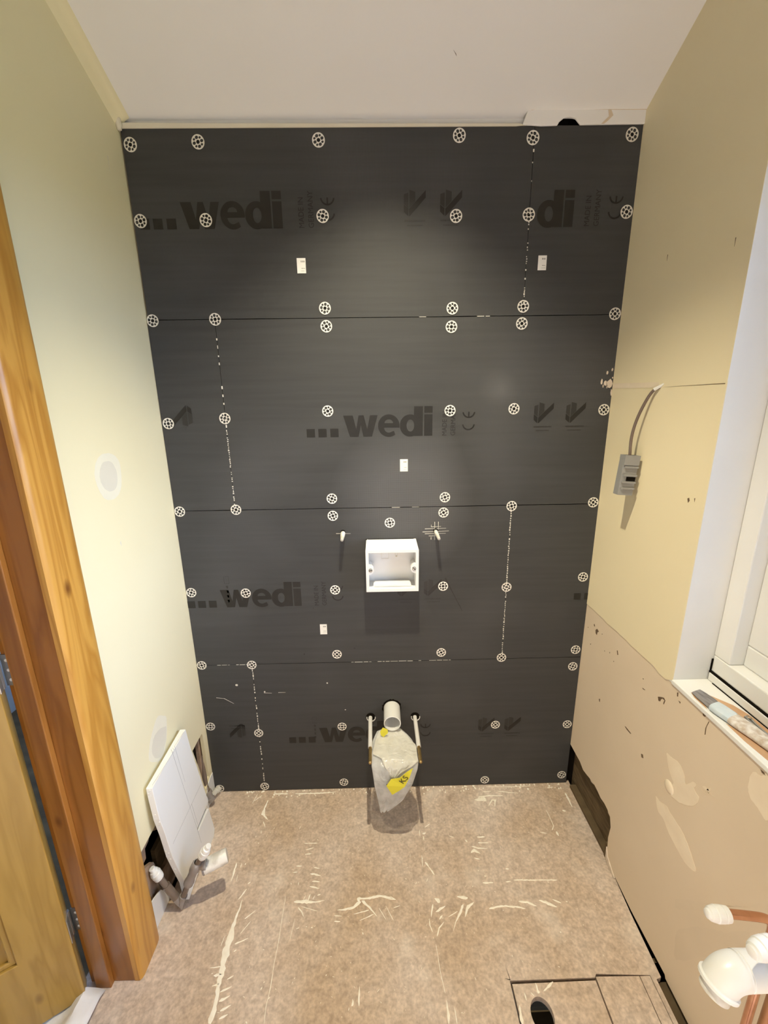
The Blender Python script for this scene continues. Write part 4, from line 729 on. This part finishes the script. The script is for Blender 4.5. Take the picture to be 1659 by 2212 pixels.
# ------------------------------------------------------------------ fixing washers on the boards
b = B(); ring_h = []
for k in range(8):
    a = 2*pi*k/8; big = k % 2 == 0; rr = .0047 if big else .0035; R0 = .0109 if big else .0118
    ring_h.append([(R0*cos(a)+rr*.92*cos(t), R0*sin(a)+rr*sin(t)) for t in (2*pi*q/10 for q in range(10))])
b.plate([(.0178*cos(2*pi*q/32), .0178*sin(2*pi*q/32)) for q in range(32)], ring_h+[[(.0051*cos(2*pi*q/12), .0051*sin(2*pi*q/12)) for q in range(12)]], .0011, lambda u, v, w: (u, -.0006-w, v))
w0 = empty('fixing_washer'); plate0 = fin('washer_plate', b, 'zinc', w0)
b = B(); b.lathe((0, -.0004, 0), (0, -1, 0), [(0, .0046), (.0005, .0046), (.0008, .004), (.0008, .0018), (.0003, .0012), (.0003, 0)], 12); screw0 = fin('screw', b, 'screw', w0)
ORD = ['first', 'second', 'third', 'fourth', 'fifth', 'sixth']
first = True
for row, pts in WASHERS:
    for k, (x, z) in enumerate(pts):
        if first: o, first = w0, False
        else:
            o = w0.copy(); COL.objects.link(o)
            for c in (plate0, screw0): d = c.copy(); COL.objects.link(d); d.parent = o
        x = min(max(x, XL+.019), XR-.019); z = max(z, .0185)
        o.location = (x, 0, z); o.rotation_euler = (0, R.uniform(0, 2*pi), 0)
        place = ORD[k]+' from the left' if k < len(pts)-1 or len(pts) < 3 else 'last at the right'
        tag(o, f'perforated round metal washer, {place} in the {row}', 'washer', 'perforated fixing washers on the black boards')

# ------------------------------------------------------------------ stickers
def sticker(x0, x1, z0, z1, tilt, label):
    cx, cz = (x0+x1)/2, (z0+z1)/2; t = thing('paper_sticker', (cx, 0, cz), label, 'sticker', 'small white printed stickers on the boards')
    W, H = x1-x0, z1-z0
    f = lambda off: (lambda u, v, w: (cx+u*cos(tilt)-v*sin(tilt), -.0006-off-w, cz+u*sin(tilt)+v*cos(tilt)))
    b = B(); b.plate([(-W/2, -H/2), (W/2, -H/2), (W/2, H/2), (-W/2, H/2)], [], .0004, f(0)); fin('sticker_paper', b, 'paper', t)
    b = B(); r = random.Random(int(x0*1e4))
    def bars(v0, v1, u0=-.05, u1=.36):
        u = u0
        while u < u1:
            w = r.uniform(.02, .06); b.plate([(u*W, v0*H), ((u+w)*W, v0*H), ((u+w)*W, v1*H), (u*W, v1*H)], [], .0001, f(.0004)); u += w+r.uniform(.02, .04)
    bars(.22, .33); bars(-.20, -.155, 0., .36); bars(-.36, -.335, -.06, .36)
    fin('sticker_print', b, 'ink', t, kind='stuff')
sticker(-.230, -.204, 1.9195, 1.960, .0, 'small white printed sticker on the top black board, left of the two up there')
sticker(.4895, .5150, 1.921, 1.9605, .0, 'small white printed sticker high on the right narrow black board')
sticker(.0735, .0995, 1.3195, 1.3605, .0, 'small white printed sticker in mid wall under the second printed word')
sticker(-.2250, -.1995, .7165, .7575, .0, 'small white printed sticker low on the wall, left below the white box')

# ------------------------------------------------------------------ white surface box
t = thing('pattress_box', (.042, 0, .99), 'open white plastic switch box screwed on the black wall, with two screws', 'switch box')
yb, yf = -.0006, -.066
def frust(b, bk, fr, y_b, y_f, inner=False):
    (x0, x1, z0, z1), (X0, X1, Z0, Z1) = bk, fr
    b.add([(x0, y_b, z0), (x1, y_b, z0), (x1, y_b, z1), (x0, y_b, z1), (X0, y_f, Z0), (X1, y_f, Z0), (X1, y_f, Z1), (X0, y_f, Z1)],
          [(0, 1, 5, 4), (1, 2, 6, 5), (2, 3, 7, 6), (3, 0, 4, 7)])
bk = (-.046, .128, .908, 1.0825); fr = (-.0475, .1320, .9135, 1.0640)
ibk = (-.038, .120, .928, 1.066); ifr = (-.0375, .1220, .9235, 1.0550)
b = B(); frust(b, bk, fr, yb, yf); frust(b, ibk, ifr, yb-.004, yf)
# front rim and back plate
X0, X1, Z0, Z1 = fr; x0, x1, z0, z1 = ifr
b.add([(X0, yf, Z0), (X1, yf, Z0), (X1, yf, Z1), (X0, yf, Z1), (x0, yf, z0), (x1, yf, z0), (x1, yf, z1), (x0, yf, z1)], [(0, 1, 5, 4), (1, 2, 6, 5), (2, 3, 7, 6), (3, 0, 4, 7)])
x0, x1, z0, z1 = ibk; b.add([(x0, yb-.004, z0), (x1, yb-.004, z0), (x1, yb-.004, z1), (x0, yb-.004, z1)], [(0, 1, 2, 3)])
x0, x1, z0, z1 = bk; b.add([(x0, yb, z0), (x1, yb, z0), (x1, yb, z1), (x0, yb, z1)], [(3, 2, 1, 0)])
fin('box_shell', b, 'white_plastic', t, bevel=.0015)
for sx, xx, zz in ((1, -.0375, .9925), (-1, .1220, .9965)):
    b = B(); n = 12
    pts = [(xx, zz-.017)]+[(xx+sx*.017*cos(a), zz+.017*sin(a)) for a in (-pi/2+pi*k/n for k in range(n+1))]+[(xx, zz+.017)]
    b.plate(pts, [], .045, lambda u, v, w: (u, yf+.002+w, v)); lug = fin('screw_lug', b, 'white_plastic', t)
    sxx = xx+sx*.0055
    b = B(); b.lathe((sxx, yf+.002, zz), (0, -1, 0), [(0, .0068), (.0022, .0068), (.0030, .0052), (.0030, 0)], 16); sc = fin('box_screw', b, 'steel', t, smooth=35)
    b = B(); a = .15 if sx > 0 else -.8; c, s = cos(a), sin(a)
    b.plate([(sxx+u*c-v*s, zz+u*s+v*c) for u, v in ((-.0055, -.0011), (.0055, -.0011), (.0055, .0011), (-.0055, .0011))], [], .0003, lambda u, v, w: (u, yf-.0011-w, v)); fin('screw_slot', b, 'dark', sc)
b = B(); b.box(-.022, .108, yf+.014, yb-.004, .925, .930); b.box(-.018, .104, yf+.012, yf+.05, .9295, .9345)
fin('box_ledge', b, 'white_plastic', t)
b = B(); f = lambda u, v, w: (u, yb-.0045-w, v); k = .0007
q = [(.006, 1.012), (.032, 1.012), (.032, 1.046), (.006, 1.046)]
b.plate(q, [[(.006+k, 1.012+k), (.032-k, 1.012+k), (.032-k, 1.046-k), (.006+k, 1.046-k)]], .0008, f); fin('knockout', b, 'filler_grey', t)
b = B(); b.plate([(.059+.005*cos(a), 1.034+.015*sin(a)) for a in (2*pi*k/16 for k in range(16))], [[(.059+.0042*cos(a), 1.034+.0142*sin(a)) for a in (2*pi*k/16 for k in range(16))]], .0008, f); b.box(.056, .062, yb-.006, yb-.0045, 1.018, 1.022); fin('knockout', b, 'filler_grey', t)
b = B(); b.box(-.0475, -.043, -.004, -.0008, 1.0815, 1.0835); b.box(-.040, .12, -.0022, -.0008, 1.0822, 1.0838); fin('box_gap', b, 'joint', t)

# ------------------------------------------------------------------ two capped pipe tails above the box
def tail(x, z, tip, r0, r1, label):
    t = thing('pipe_tail', (x, 0, z), label, 'pipe', 'white pipe tails above the box')
    p0 = Vector((x, -.001, z)); p1 = Vector(tip); d = (p1-p0)
    b = B(); b.tube([p0, p0+d*.3, p0+d*.8, p0+d*.97, p1], [r0, r0, r1, r1*.9, r1*.5], 12); fin('tail_sleeve', b, 'old_plastic', t, smooth=True)
    b = B(); b.lathe((x, -.0008, z+.003), (0, -1, 0), [(0, .0085), (.0012, .0085), (.0012, .0066)], 14); fin('hole_rim', b, 'dark', t)
    return t
tail(-.126, 1.107, (-.1262, -.050, 1.0965), .0082, .0058, 'short white plastic pipe tail poking out left above the white box')
tail(.197, 1.107, (.2022, -.050, 1.0945), .0064, .0056, 'short white plastic pipe tail among scraped white cross lines, right above the box')

# ------------------------------------------------------------------ waste pipe, threaded rods, bag
t = thing('soil_pipe', (.037, 0, .388), 'short white plastic waste pipe stub sticking out low on the black wall', 'pipe')
b = B(); c0 = Vector((.037, -.001, .388)); ax = Vector((-.012, -1, -.0)).normalized()
b.lathe(c0, ax, [(0, .0318), (.082, .0318), (.0825, .0312), (.0825, .0290), (.075, .0288), (.010, .0285), (.006, 0)], 40); fin('pipe_tube', b, 'white_plastic', t, smooth=45)
r = random.Random(8); b = B(); N_ = 40
b.plate([((.037+(.0375+r.uniform(-.0025, .0025))*cos(2*pi*k/N_)), (.3885+(.038+r.uniform(-.0025, .0025))*sin(2*pi*k/N_))) for k in range(N_)], [[(.037+.0325*cos(2*pi*k/N_), .388+.0325*sin(2*pi*k/N_)) for k in range(N_)]], .0012, ON_BACK(.0005)); fin('hole_rim', b, 'dark', t)
for x, z, xt, lab in ((-.048, .3475, -.0455, 'threaded rod in white sleeve left of the waste pipe, tip bare'), (.127, .3455, .1290, 'threaded rod in white sleeve right of the waste pipe, tip bare')):
    t = thing('threaded_rod', (x, 0, z), lab, 'rod')
    e = Vector((xt, -.213, z-.004)); s = Vector((x, -.001, z)); d = e-s
    b = B(); b.tube([s, s+d*.69], [.0078, .0078], 14); fin('rod_sleeve', b, 'sleeve', t, smooth=40)
    b = B(); pts = [s+d*(.66+.34*k/40) for k in range(41)]; b.tube(pts, [.0062-(.0006 if k % 2 else 0) for k in range(40)]+[.0045], 12); fin('rod_tip', b, 'brass_rod', t, smooth=60)
    b = B(); b.lathe((x+.001, -.0008, z+.002), (0, -1, 0), [(0, .0175), (.001, .0175), (.001, 0)], 24); fin('rod_hole', b, 'dark', t)
    b = B(); cc = Vector((x+.003, -.003, z-.0005)); b.tube([cc+Vector((.0165*cos(a), 0, .0165*sin(a))) for a in (pi*.93+pi*1.12*k/16 for k in range(17))], .0019, 6); fin('rod_collar', b, 'sleeve', t, smooth=True)

def sheet_loft(lefts, rights, thick, n=18, seed=1, amp=.004):
    """closed pouch between a left and a right outline (3-D points), bulging towards the room"""
    def res(l, N):
        l = [Vector(p) for p in l]; L = [0.]; out = []
        for a, b_ in zip(l, l[1:]): L.append(L[-1]+(b_-a).length)
        for k in range(N):
            d = L[-1]*k/(N-1); i = min(max(j for j in range(len(L)) if L[j] <= d+1e-9), len(l)-2)
            out.append(l[i].lerp(l[i+1], min(1, (d-L[i])/max(L[i+1]-L[i], 1e-9))))
        return out
    N = 34; Ls, Rs = res(lefts, N), res(rights, N); vs = []; rr = random.Random(seed); ph = [rr.uniform(0, 6) for _ in range(6)]
    for i in range(N):
        t = i/(N-1); th = thick*(1-.8*t)*(.35+.65*min(1, t*4))
        for k in range(2*n):
            a = 2*pi*k/(2*n); s = (1-cos(a))/2; side = -1 if k <= n else 1
            dep = abs(sin(a)); p = Ls[i].lerp(Rs[i], s)
            f1 = 1-abs(((s*3.1+t*1.3+ph[0]) % 1)*2-1); f2 = 1-abs(((s*5.3-t*2.2+ph[1]) % 1)*2-1); f3 = 1-abs(((t*4.1+s*1.7+ph[2]) % 1)*2-1)
            wr = amp*dep**.5*(f1*1.0+f2*.7+f3*.6-1.1)
            y = p.y+side*th*.5*dep**.7+(wr if side < 0 else wr*.4)
            vs.append((p.x+wr*.25, y, p.z))
    fs = []; m = 2*n
    for i in range(N-1):
        for k in range(m): a, c = i*m+k, i*m+(k+1) % m; fs.append((a, c, c+m, a+m))
    fs.append(tuple(range((N-1)*m, N*m)))
    return B().add(vs, fs)
t = thing('plastic_bag', (.035, -.17, .12), 'clear plastic bag with yellow print hanging under the white waste pipe', 'bag')
b = sheet_loft(BAG_L, BAG_R, .040, seed=4, amp=.006); fin('bag_film', b, 'film', t, smooth=50)
b = sheet_loft(FLAP_L, FLAP_R, .026, seed=9, amp=.007); fin('inner_film', b, 'film2', t, smooth=50)
b = B(); b.plate(BAG_LABEL, [], .0012, lambda u, v, w: (u, -.2285+.003*sin(60*u)-w, v)); lb = fin('yellow_panel', b, 'yellow', t)
b = B(); b.plate(BAG_LABEL2, [], .001, lambda u, v, w: (u, -.100-w, v)); fin('yellow_panel', b, 'yellow', t)
text(lb, 'KS', .0660, .2740, .030, radians(52), 'black_ink', .2340, None, ON_BACK)
b = B(); b.lathe((.0105, -.234, .2755), (0, -1, 0), [(0, .0018), (.001, .0012), (.001, 0)], 8); fin('punched_hole', b, 'black_ink', t)

# ------------------------------------------------------------------ junction box on its cable (right wall)
t = thing('connector_box', (.735, -.19, 1.32), 'grey ribbed connector box hanging on a cable against the cream right wall', 'connector')
Tm = Matrix.Translation((.724, -.193, 1.327)) @ Matrix.Rotation(radians(4), 4, 'Y')
def TB(x0, x1, y0, y1, z0, z1):
    b = B(); b.box(x0, x1, y0, y1, z0, z1); b.v = [tuple(Tm @ Vector(v)) for v in b.v]; return b
fin('connector_body', TB(-.022, .022, -.010, .014, -.058, .046), 'grey_plastic', t, bevel=.001)
b = TB(-.022, .022, -.013, -.010, .030, .058); b2 = TB(-.022, -.019, -.010, .011, .046, .058); b.add(b2.v, b2.f); b2 = TB(.019, .022, -.010, .011, .046, .058); b.add(b2.v, b2.f); b2 = TB(-.022, .022, .011, .014, .046, .058); b.add(b2.v, b2.f)
fin('connector_mouth', b, 'grey_plastic', t)
for z in (.022, -.002, -.022, -.040): fin('connector_rib', TB(-.018, .022, -.0145, -.010, z, z+.005), 'grey_plastic', t)
fin('connector_slot', TB(-.006, .020, -.0112, -.0099, -.016, -.004), 'dark', t)
fin('connector_opening', TB(-.018, .018, -.009, .010, .044, .0462), 'dark', t)
b = B()
def bez(ps, n=24):
    out = []
    P = [Vector(p) for p in ps]; P = [P[0]]+P+[P[-1]]
    for i in range(1, len(P)-2):
        for k in range(n):
            u = k/n; a, b_, c, d = P[i-1], P[i], P[i+1], P[i+2]
            out.append(.5*((2*b_)+(-a+c)*u+(2*a-5*b_+4*c-d)*u*u+(-a+3*b_-3*c+d)*u**3))
    out.append(P[-2]); return out
cpts = bez([(.760, -.232, 1.571), (.750, -.214, 1.558), (.742, -.196, 1.520), (.735, -.184, 1.475), (.730, -.182, 1.430), (.728, -.189, 1.380)], 8)
b.tube(cpts, .0041, 8); fin('cable', b, 'cable', t, smooth=True)
b = B(); b.tube([(.7605, -.243, 1.578), (.757, -.232, 1.5715), (.752, -.220, 1.565)], [.0028, .0040, .0048], 8); fin('cable_sheath_end', b, 'white_plastic', t, smooth=True)

# ------------------------------------------------------------------ left corner: loose board, capped pipes
A_, EX, EZ, NN = (Vector(v) for v in OFFCUT_FRAME)
OFF = lambda off=0.: (lambda u, v, w: tuple(A_+EX*u+EZ*v+NN*(off+w)))
t = thing('loose_board', tuple(A_+EX*.1+EZ*-.5), 'white plasterboard offcut with pencil lines leaning against the left wall', 'board')
b = B(); b.plate(OFFCUT, [], -.019, OFF()); fin('board_face', b, 'plasterboard', t, bevel=.0012)
b = B(); r = random.Random(4)
E0 = OFFCUT[12:]+[OFFCUT[0]]
for (p, q) in zip(E0, E0[1:]):
    for k in range(7):
        if r.random() < .45: continue
        s = r.random(); u, v = p[0]+(q[0]-p[0])*s, p[1]+(q[1]-p[1])*s; d = r.uniform(.0006, .0022); L_ = r.uniform(.003, .012); w0_ = r.uniform(-.014, -.001)
        b.plate([(u+.001, v), (u-d, v-L_*.4), (u-d*r.uniform(.3, 1), v-L_*.8), (u+.001, v-L_)], [], -r.uniform(.002, .005), OFF(w0_))
fin('crumbled_edge', b, 'gypsum', t, kind='stuff')
b = B()
for l in PENCIL:
    for p, q in zip(l, l[1:]): b.plate(line(p[0], p[1], q[0], q[1], .0009), [], .0002, OFF(.0001))
fin('pencil_line', b, 'pencil', t)

def cap(parent, base, axis, L=.052, r=.0145):
    b = B(); b.lathe(base, axis, [(0, r*.75), (.001, r*.92), (.009, r*.98), (.010, r*.86), (.012, r), (.024, r*1.02), (.0255, r*.92), (.028, r*.94), (.035, r*.80), (.0365, r*.62), (L*.88, r*.58), (L*.9, r*.5), (L*.9, 0)], 22)
    return fin('push_fit_cap', b, 'white_plastic', parent, smooth=40)
t = thing('capped_pipework', (-.65, -.387, .02), 'grey-brown bent pipe with tee and two white caps beside the leaning offcut', 'pipework')
el = Vector((-.648, -.404, .022)); tee = Vector((-.588, -.398, .158)); c2 = Vector((-.560, -.395, .203)); c1 = Vector((-.697, -.415, .160))
b = B(); b.tube([el, tee], .0088, 14); b.tube([tee, c2], .0088, 14); fin('pipe_run', b, 'painted_pipe', t, smooth=True)
d1 = (c1-el).normalized()
b = B(); b.tube([el, el+(c1-el)*.75, c1], .0088, 14); fin('pipe_run', b, 'painted_pipe', t, smooth=True)
b = B(); b.tube([el+(c1-el)*.18, el+(c1-el)*.62], .0114, 14); fin('pipe_coupling', b, 'painted_pipe', t, smooth=True)
b = B(); b.tube([el+(c1-el).normalized()*.03, el+(c1-el).normalized()*.012, el+Vector((.003, 0, -.006)), el+(tee-el).normalized()*.016, el+(tee-el).normalized()*.032], [.0118, .0118, .0132, .0118, .0118], 14); fin('pipe_elbow', b, 'painted_fitting', t, smooth=True)
ud = (tee-el).normalized()
b = B(); b.lathe(tee-ud*.068, ud, [(0, .009), (.002, .0150), (.012, .0155), (.020, .0140), (.024, .0128), (.052, .0132), (.060, .0155), (.074, .0148), (.086, .0136), (.09, .009)], 18); fin('pipe_tee', b, 'painted_fitting', t, smooth=50)
sd = Vector((1, .22, .02)).normalized()
b = B(); b.lathe(tee+ud*.004, sd, [(0, .011), (.018, .0125), (.020, .0150), (.030, .0155), (.031, .008)], 16); fin('tee_branch', b, 'painted_fitting', t, smooth=50)
cap(t, c2-(c2-tee).normalized()*.006, (c2-tee).normalized()); cap(t, c1-d1*.018, d1)
w0_ = Vector((-.568, -.384, .139)); w1_ = Vector((-.509, -.358, .1475))
t2 = thing('waste_stub', tuple(w0_), 'short marked white waste pipe stub lying across the grey tee, left of the floor', 'pipe')
ax = (w1_-w0_).normalized()
b = B(); b.lathe(w0_, ax, [(.004, .0190), (0, .0190), (0, .0215), (.066, .0215), (.070, .0200), (.0705, 0)], 28); fin('stub_tube', b, 'old_plastic', t2, smooth=45)
b = B(); b.lathe(w0_, ax, [(-.006, .0135), (-.006, .0205), (.001, .0212), (.001, .0150), (-.006, .0135)], 24); fin('stub_seal', b, 'painted_fitting', t2, smooth=45)
b = B(); b.lathe(w0_, ax, [(-.004, 0), (-.004, .019), (.003, .019)], 24); fin('stub_bore', b, 'dark', t2)
t = thing('corner_pipe', (-.68, -.04, .02), 'grey pipe end with clear fitting in the left wall corner at floor level', 'pipe')
b = B(); b.tube([(-.717, -.020, .21), (-.714, -.032, .15), (-.703, -.050, .085), (-.694, -.056, .055)], .0085, 12); fin('pipe_run', b, 'painted_pipe', t, smooth=True)
b = B(); b.lathe((-.697, -.055, .068), (.22, -.06, -.70), [(0, .009), (.001, .0135), (.012, .014), (.014, .0105), (.030, .0105), (.032, .0140), (.044, .014), (.046, .008)], 16); fin('pipe_fitting', b, 'painted_fitting', t, smooth=45)
b = B(); b.lathe((-.687, -.050, .036), (.012, .046, -.010), [(0, .009), (.030, .009), (.031, .012), (.044, .012), (.045, 0)], 16); fin('branch_stub', b, 'film2', t, smooth=45)

# ------------------------------------------------------------------ right side: capped copper tails, waste elbow
t = thing('copper_riser', (.706, -.828, 0), 'copper riser bent to a white capped tail, farther of two by the right wall', 'pipe')
b = B(); b.tube(bez([(.610, -.822, .6150), (.66, -.824, .6100), (.698, -.826, .604), (.711, -.828, .593), (.715, -.829, .575)], 6)+[Vector((.717, -.830, .40)), Vector((.718, -.832, .002))], .0075, 16); fin('copper_pipe', b, 'copper', t, smooth=True)
cap(t, Vector((.630, -.8235, .6130)), (-1, .02, .06), .045, .0136)
t = thing('copper_riser', (.648, -.905, 0), 'copper riser with white cap resting over the white waste elbow', 'pipe')
b = B(); b.tube(bez([(.545, -.952, .764), (.58, -.945, .764), (.625, -.925, .762), (.644, -.908, .752), (.648, -.905, .725)], 6)+[Vector((.648, -.905, .4)), Vector((.648, -.905, .002))], .0075, 16); fin('copper_pipe', b, 'copper_old', t, smooth=True)
cap(t, Vector((.560, -.9495, .764)), (-1, -.2, .0), .045, .0140)
t = thing('waste_elbow', (.5, -.943, .70), 'glossy white plastic waste pipe with a turned-down elbow at the right wall', 'pipe')
b = B(); b.tube([(.745, -.943, .701), (.53, -.943, .6985)], .0195, 28); fin('pipe_tube', b, 'white_plastic', t, smooth=45)
b = B(); b.lathe((.560, -.943, .699), (-1, 0, 0), [(0, .0197), (.002, .0232), (.026, .0235), (.0272, .0222), (.0284, .0235), (.032, .0235)], 32); fin('elbow_socket', b, 'white_plastic', t, smooth=45)
b = B(); ctr = []; od = Vector((-.42, -.16, -.90)).normalized(); i0 = Vector((-1, 0, 0)); p = Vector((.531, -.943, .6985))
for k in range(15):
    ctr.append(p.copy()); d_ = i0.lerp(od, k/14).normalized(); p = p+d_*.0028
b.tube(ctr, [.0234]*15, 32); fin('elbow_bend', b, 'white_plastic', t, smooth=60)
e = ctr[-1]
b = B(); b.lathe(e, od, [(-.003, .0232), (-.001, .0262), (.003, .0262), (.0035, .022), (.002, .0215)], 32); fin('elbow_rim', b, 'white_plastic', t, smooth=45)
b = B(); b.lathe(e, od, [(0, .0195), (.017, .0195), (.017, .0175), (.004, .0175), (.004, 0)], 26); fin('elbow_spigot', b, 'old_plastic', t, smooth=45)

# ------------------------------------------------------------------ on the sill: plaster-caked brush, steel wire tool
zs = wz0+.0012
t = thing('paintbrush', (.785, -.56, zs), 'plaster-caked paintbrush with grey bristles lying on the white window sill', 'brush')
def strip(secs):
    """lofted flat body: (centre x, y, half width, half height) with z resting on the sill"""
    b = B(); vs = []; n = 12
    for cx, cy, hw, hh, dx, dy in secs:
        for k in range(n):
            a = 2*pi*k/n; c = abs(cos(a))**.6*(1 if cos(a) >= 0 else -1); s = abs(sin(a))**.6*(1 if sin(a) >= 0 else -1)
            vs.append((cx+dx*hw*c, cy+dy*hw*c, zs+hh+hh*s*.98))
    fs = []
    for i in range(len(secs)-1):
        for k in range(n): a, c = i*n+k, i*n+(k+1) % n; fs.append((a, c, c+n, a+n))
    fs += [tuple(range(n)), tuple(range((len(secs)-1)*n, len(secs)*n))]
    return b.add(vs, fs)
ex, ey = .95, .31
b = strip([(.782, -.497, .015, .0022, ex, ey), (.782, -.515, .018, .0035, ex, ey), (.782, -.540, .0175, .006, ex, ey), (.782, -.557, .016, .0068, ex, ey)]); fin('bristles', b, 'bristle', t, smooth=50)
b = strip([(.780, -.554, .018, .0078, ex, ey), (.782, -.566, .0195, .0082, ex, ey), (.788, -.590, .0195, .0082, ex, ey), (.789, -.600, .018, .0078, ex, ey)]); fin('ferrule', b, 'ferrule', t, smooth=50)
b = strip([(.789, -.596, .0195, .0080, ex, ey), (.793, -.615, .020, .0082, ex, ey), (.798, -.64, .0185, .0085, ex, ey), (.803, -.68, .0150, .0085, ex, ey), (.807, -.74, .011, .0075, ex, ey), (.809, -.80, .012, .007, ex, ey), (.809, -.815, .007, .005, ex, ey)]); fin('brush_handle', b, 'crust', t, smooth=60)
t = thing('wire_tool', (.825, -.62, zs), 'bent grey steel wire tool on the sill between brush and window', 'tool')
b = B(); z = zs+.0032
b.tube([(.8245, -.588, z+.001), (.8235, -.60, z), (.820, -.66, z), (.818, -.74, z)], [.0028, .003, .0026, .0024], 8); fin('wire_leg', b, 'steel', t, smooth=True)
b = B(); b.tube([(.8310, -.595, z+.001), (.8290, -.61, z), (.827, -.66, z), (.826, -.74, z)], [.0028, .003, .0026, .0024], 8); fin('wire_leg', b, 'steel', t, smooth=True)
b = B(); b.tube([(.8295+.0045*cos(a), -.592+.0045*sin(a), z+.0034) for a in (2*pi*k/14 for k in range(13))], .0013, 6); fin('wire_coil', b, 'steel', t, smooth=True)
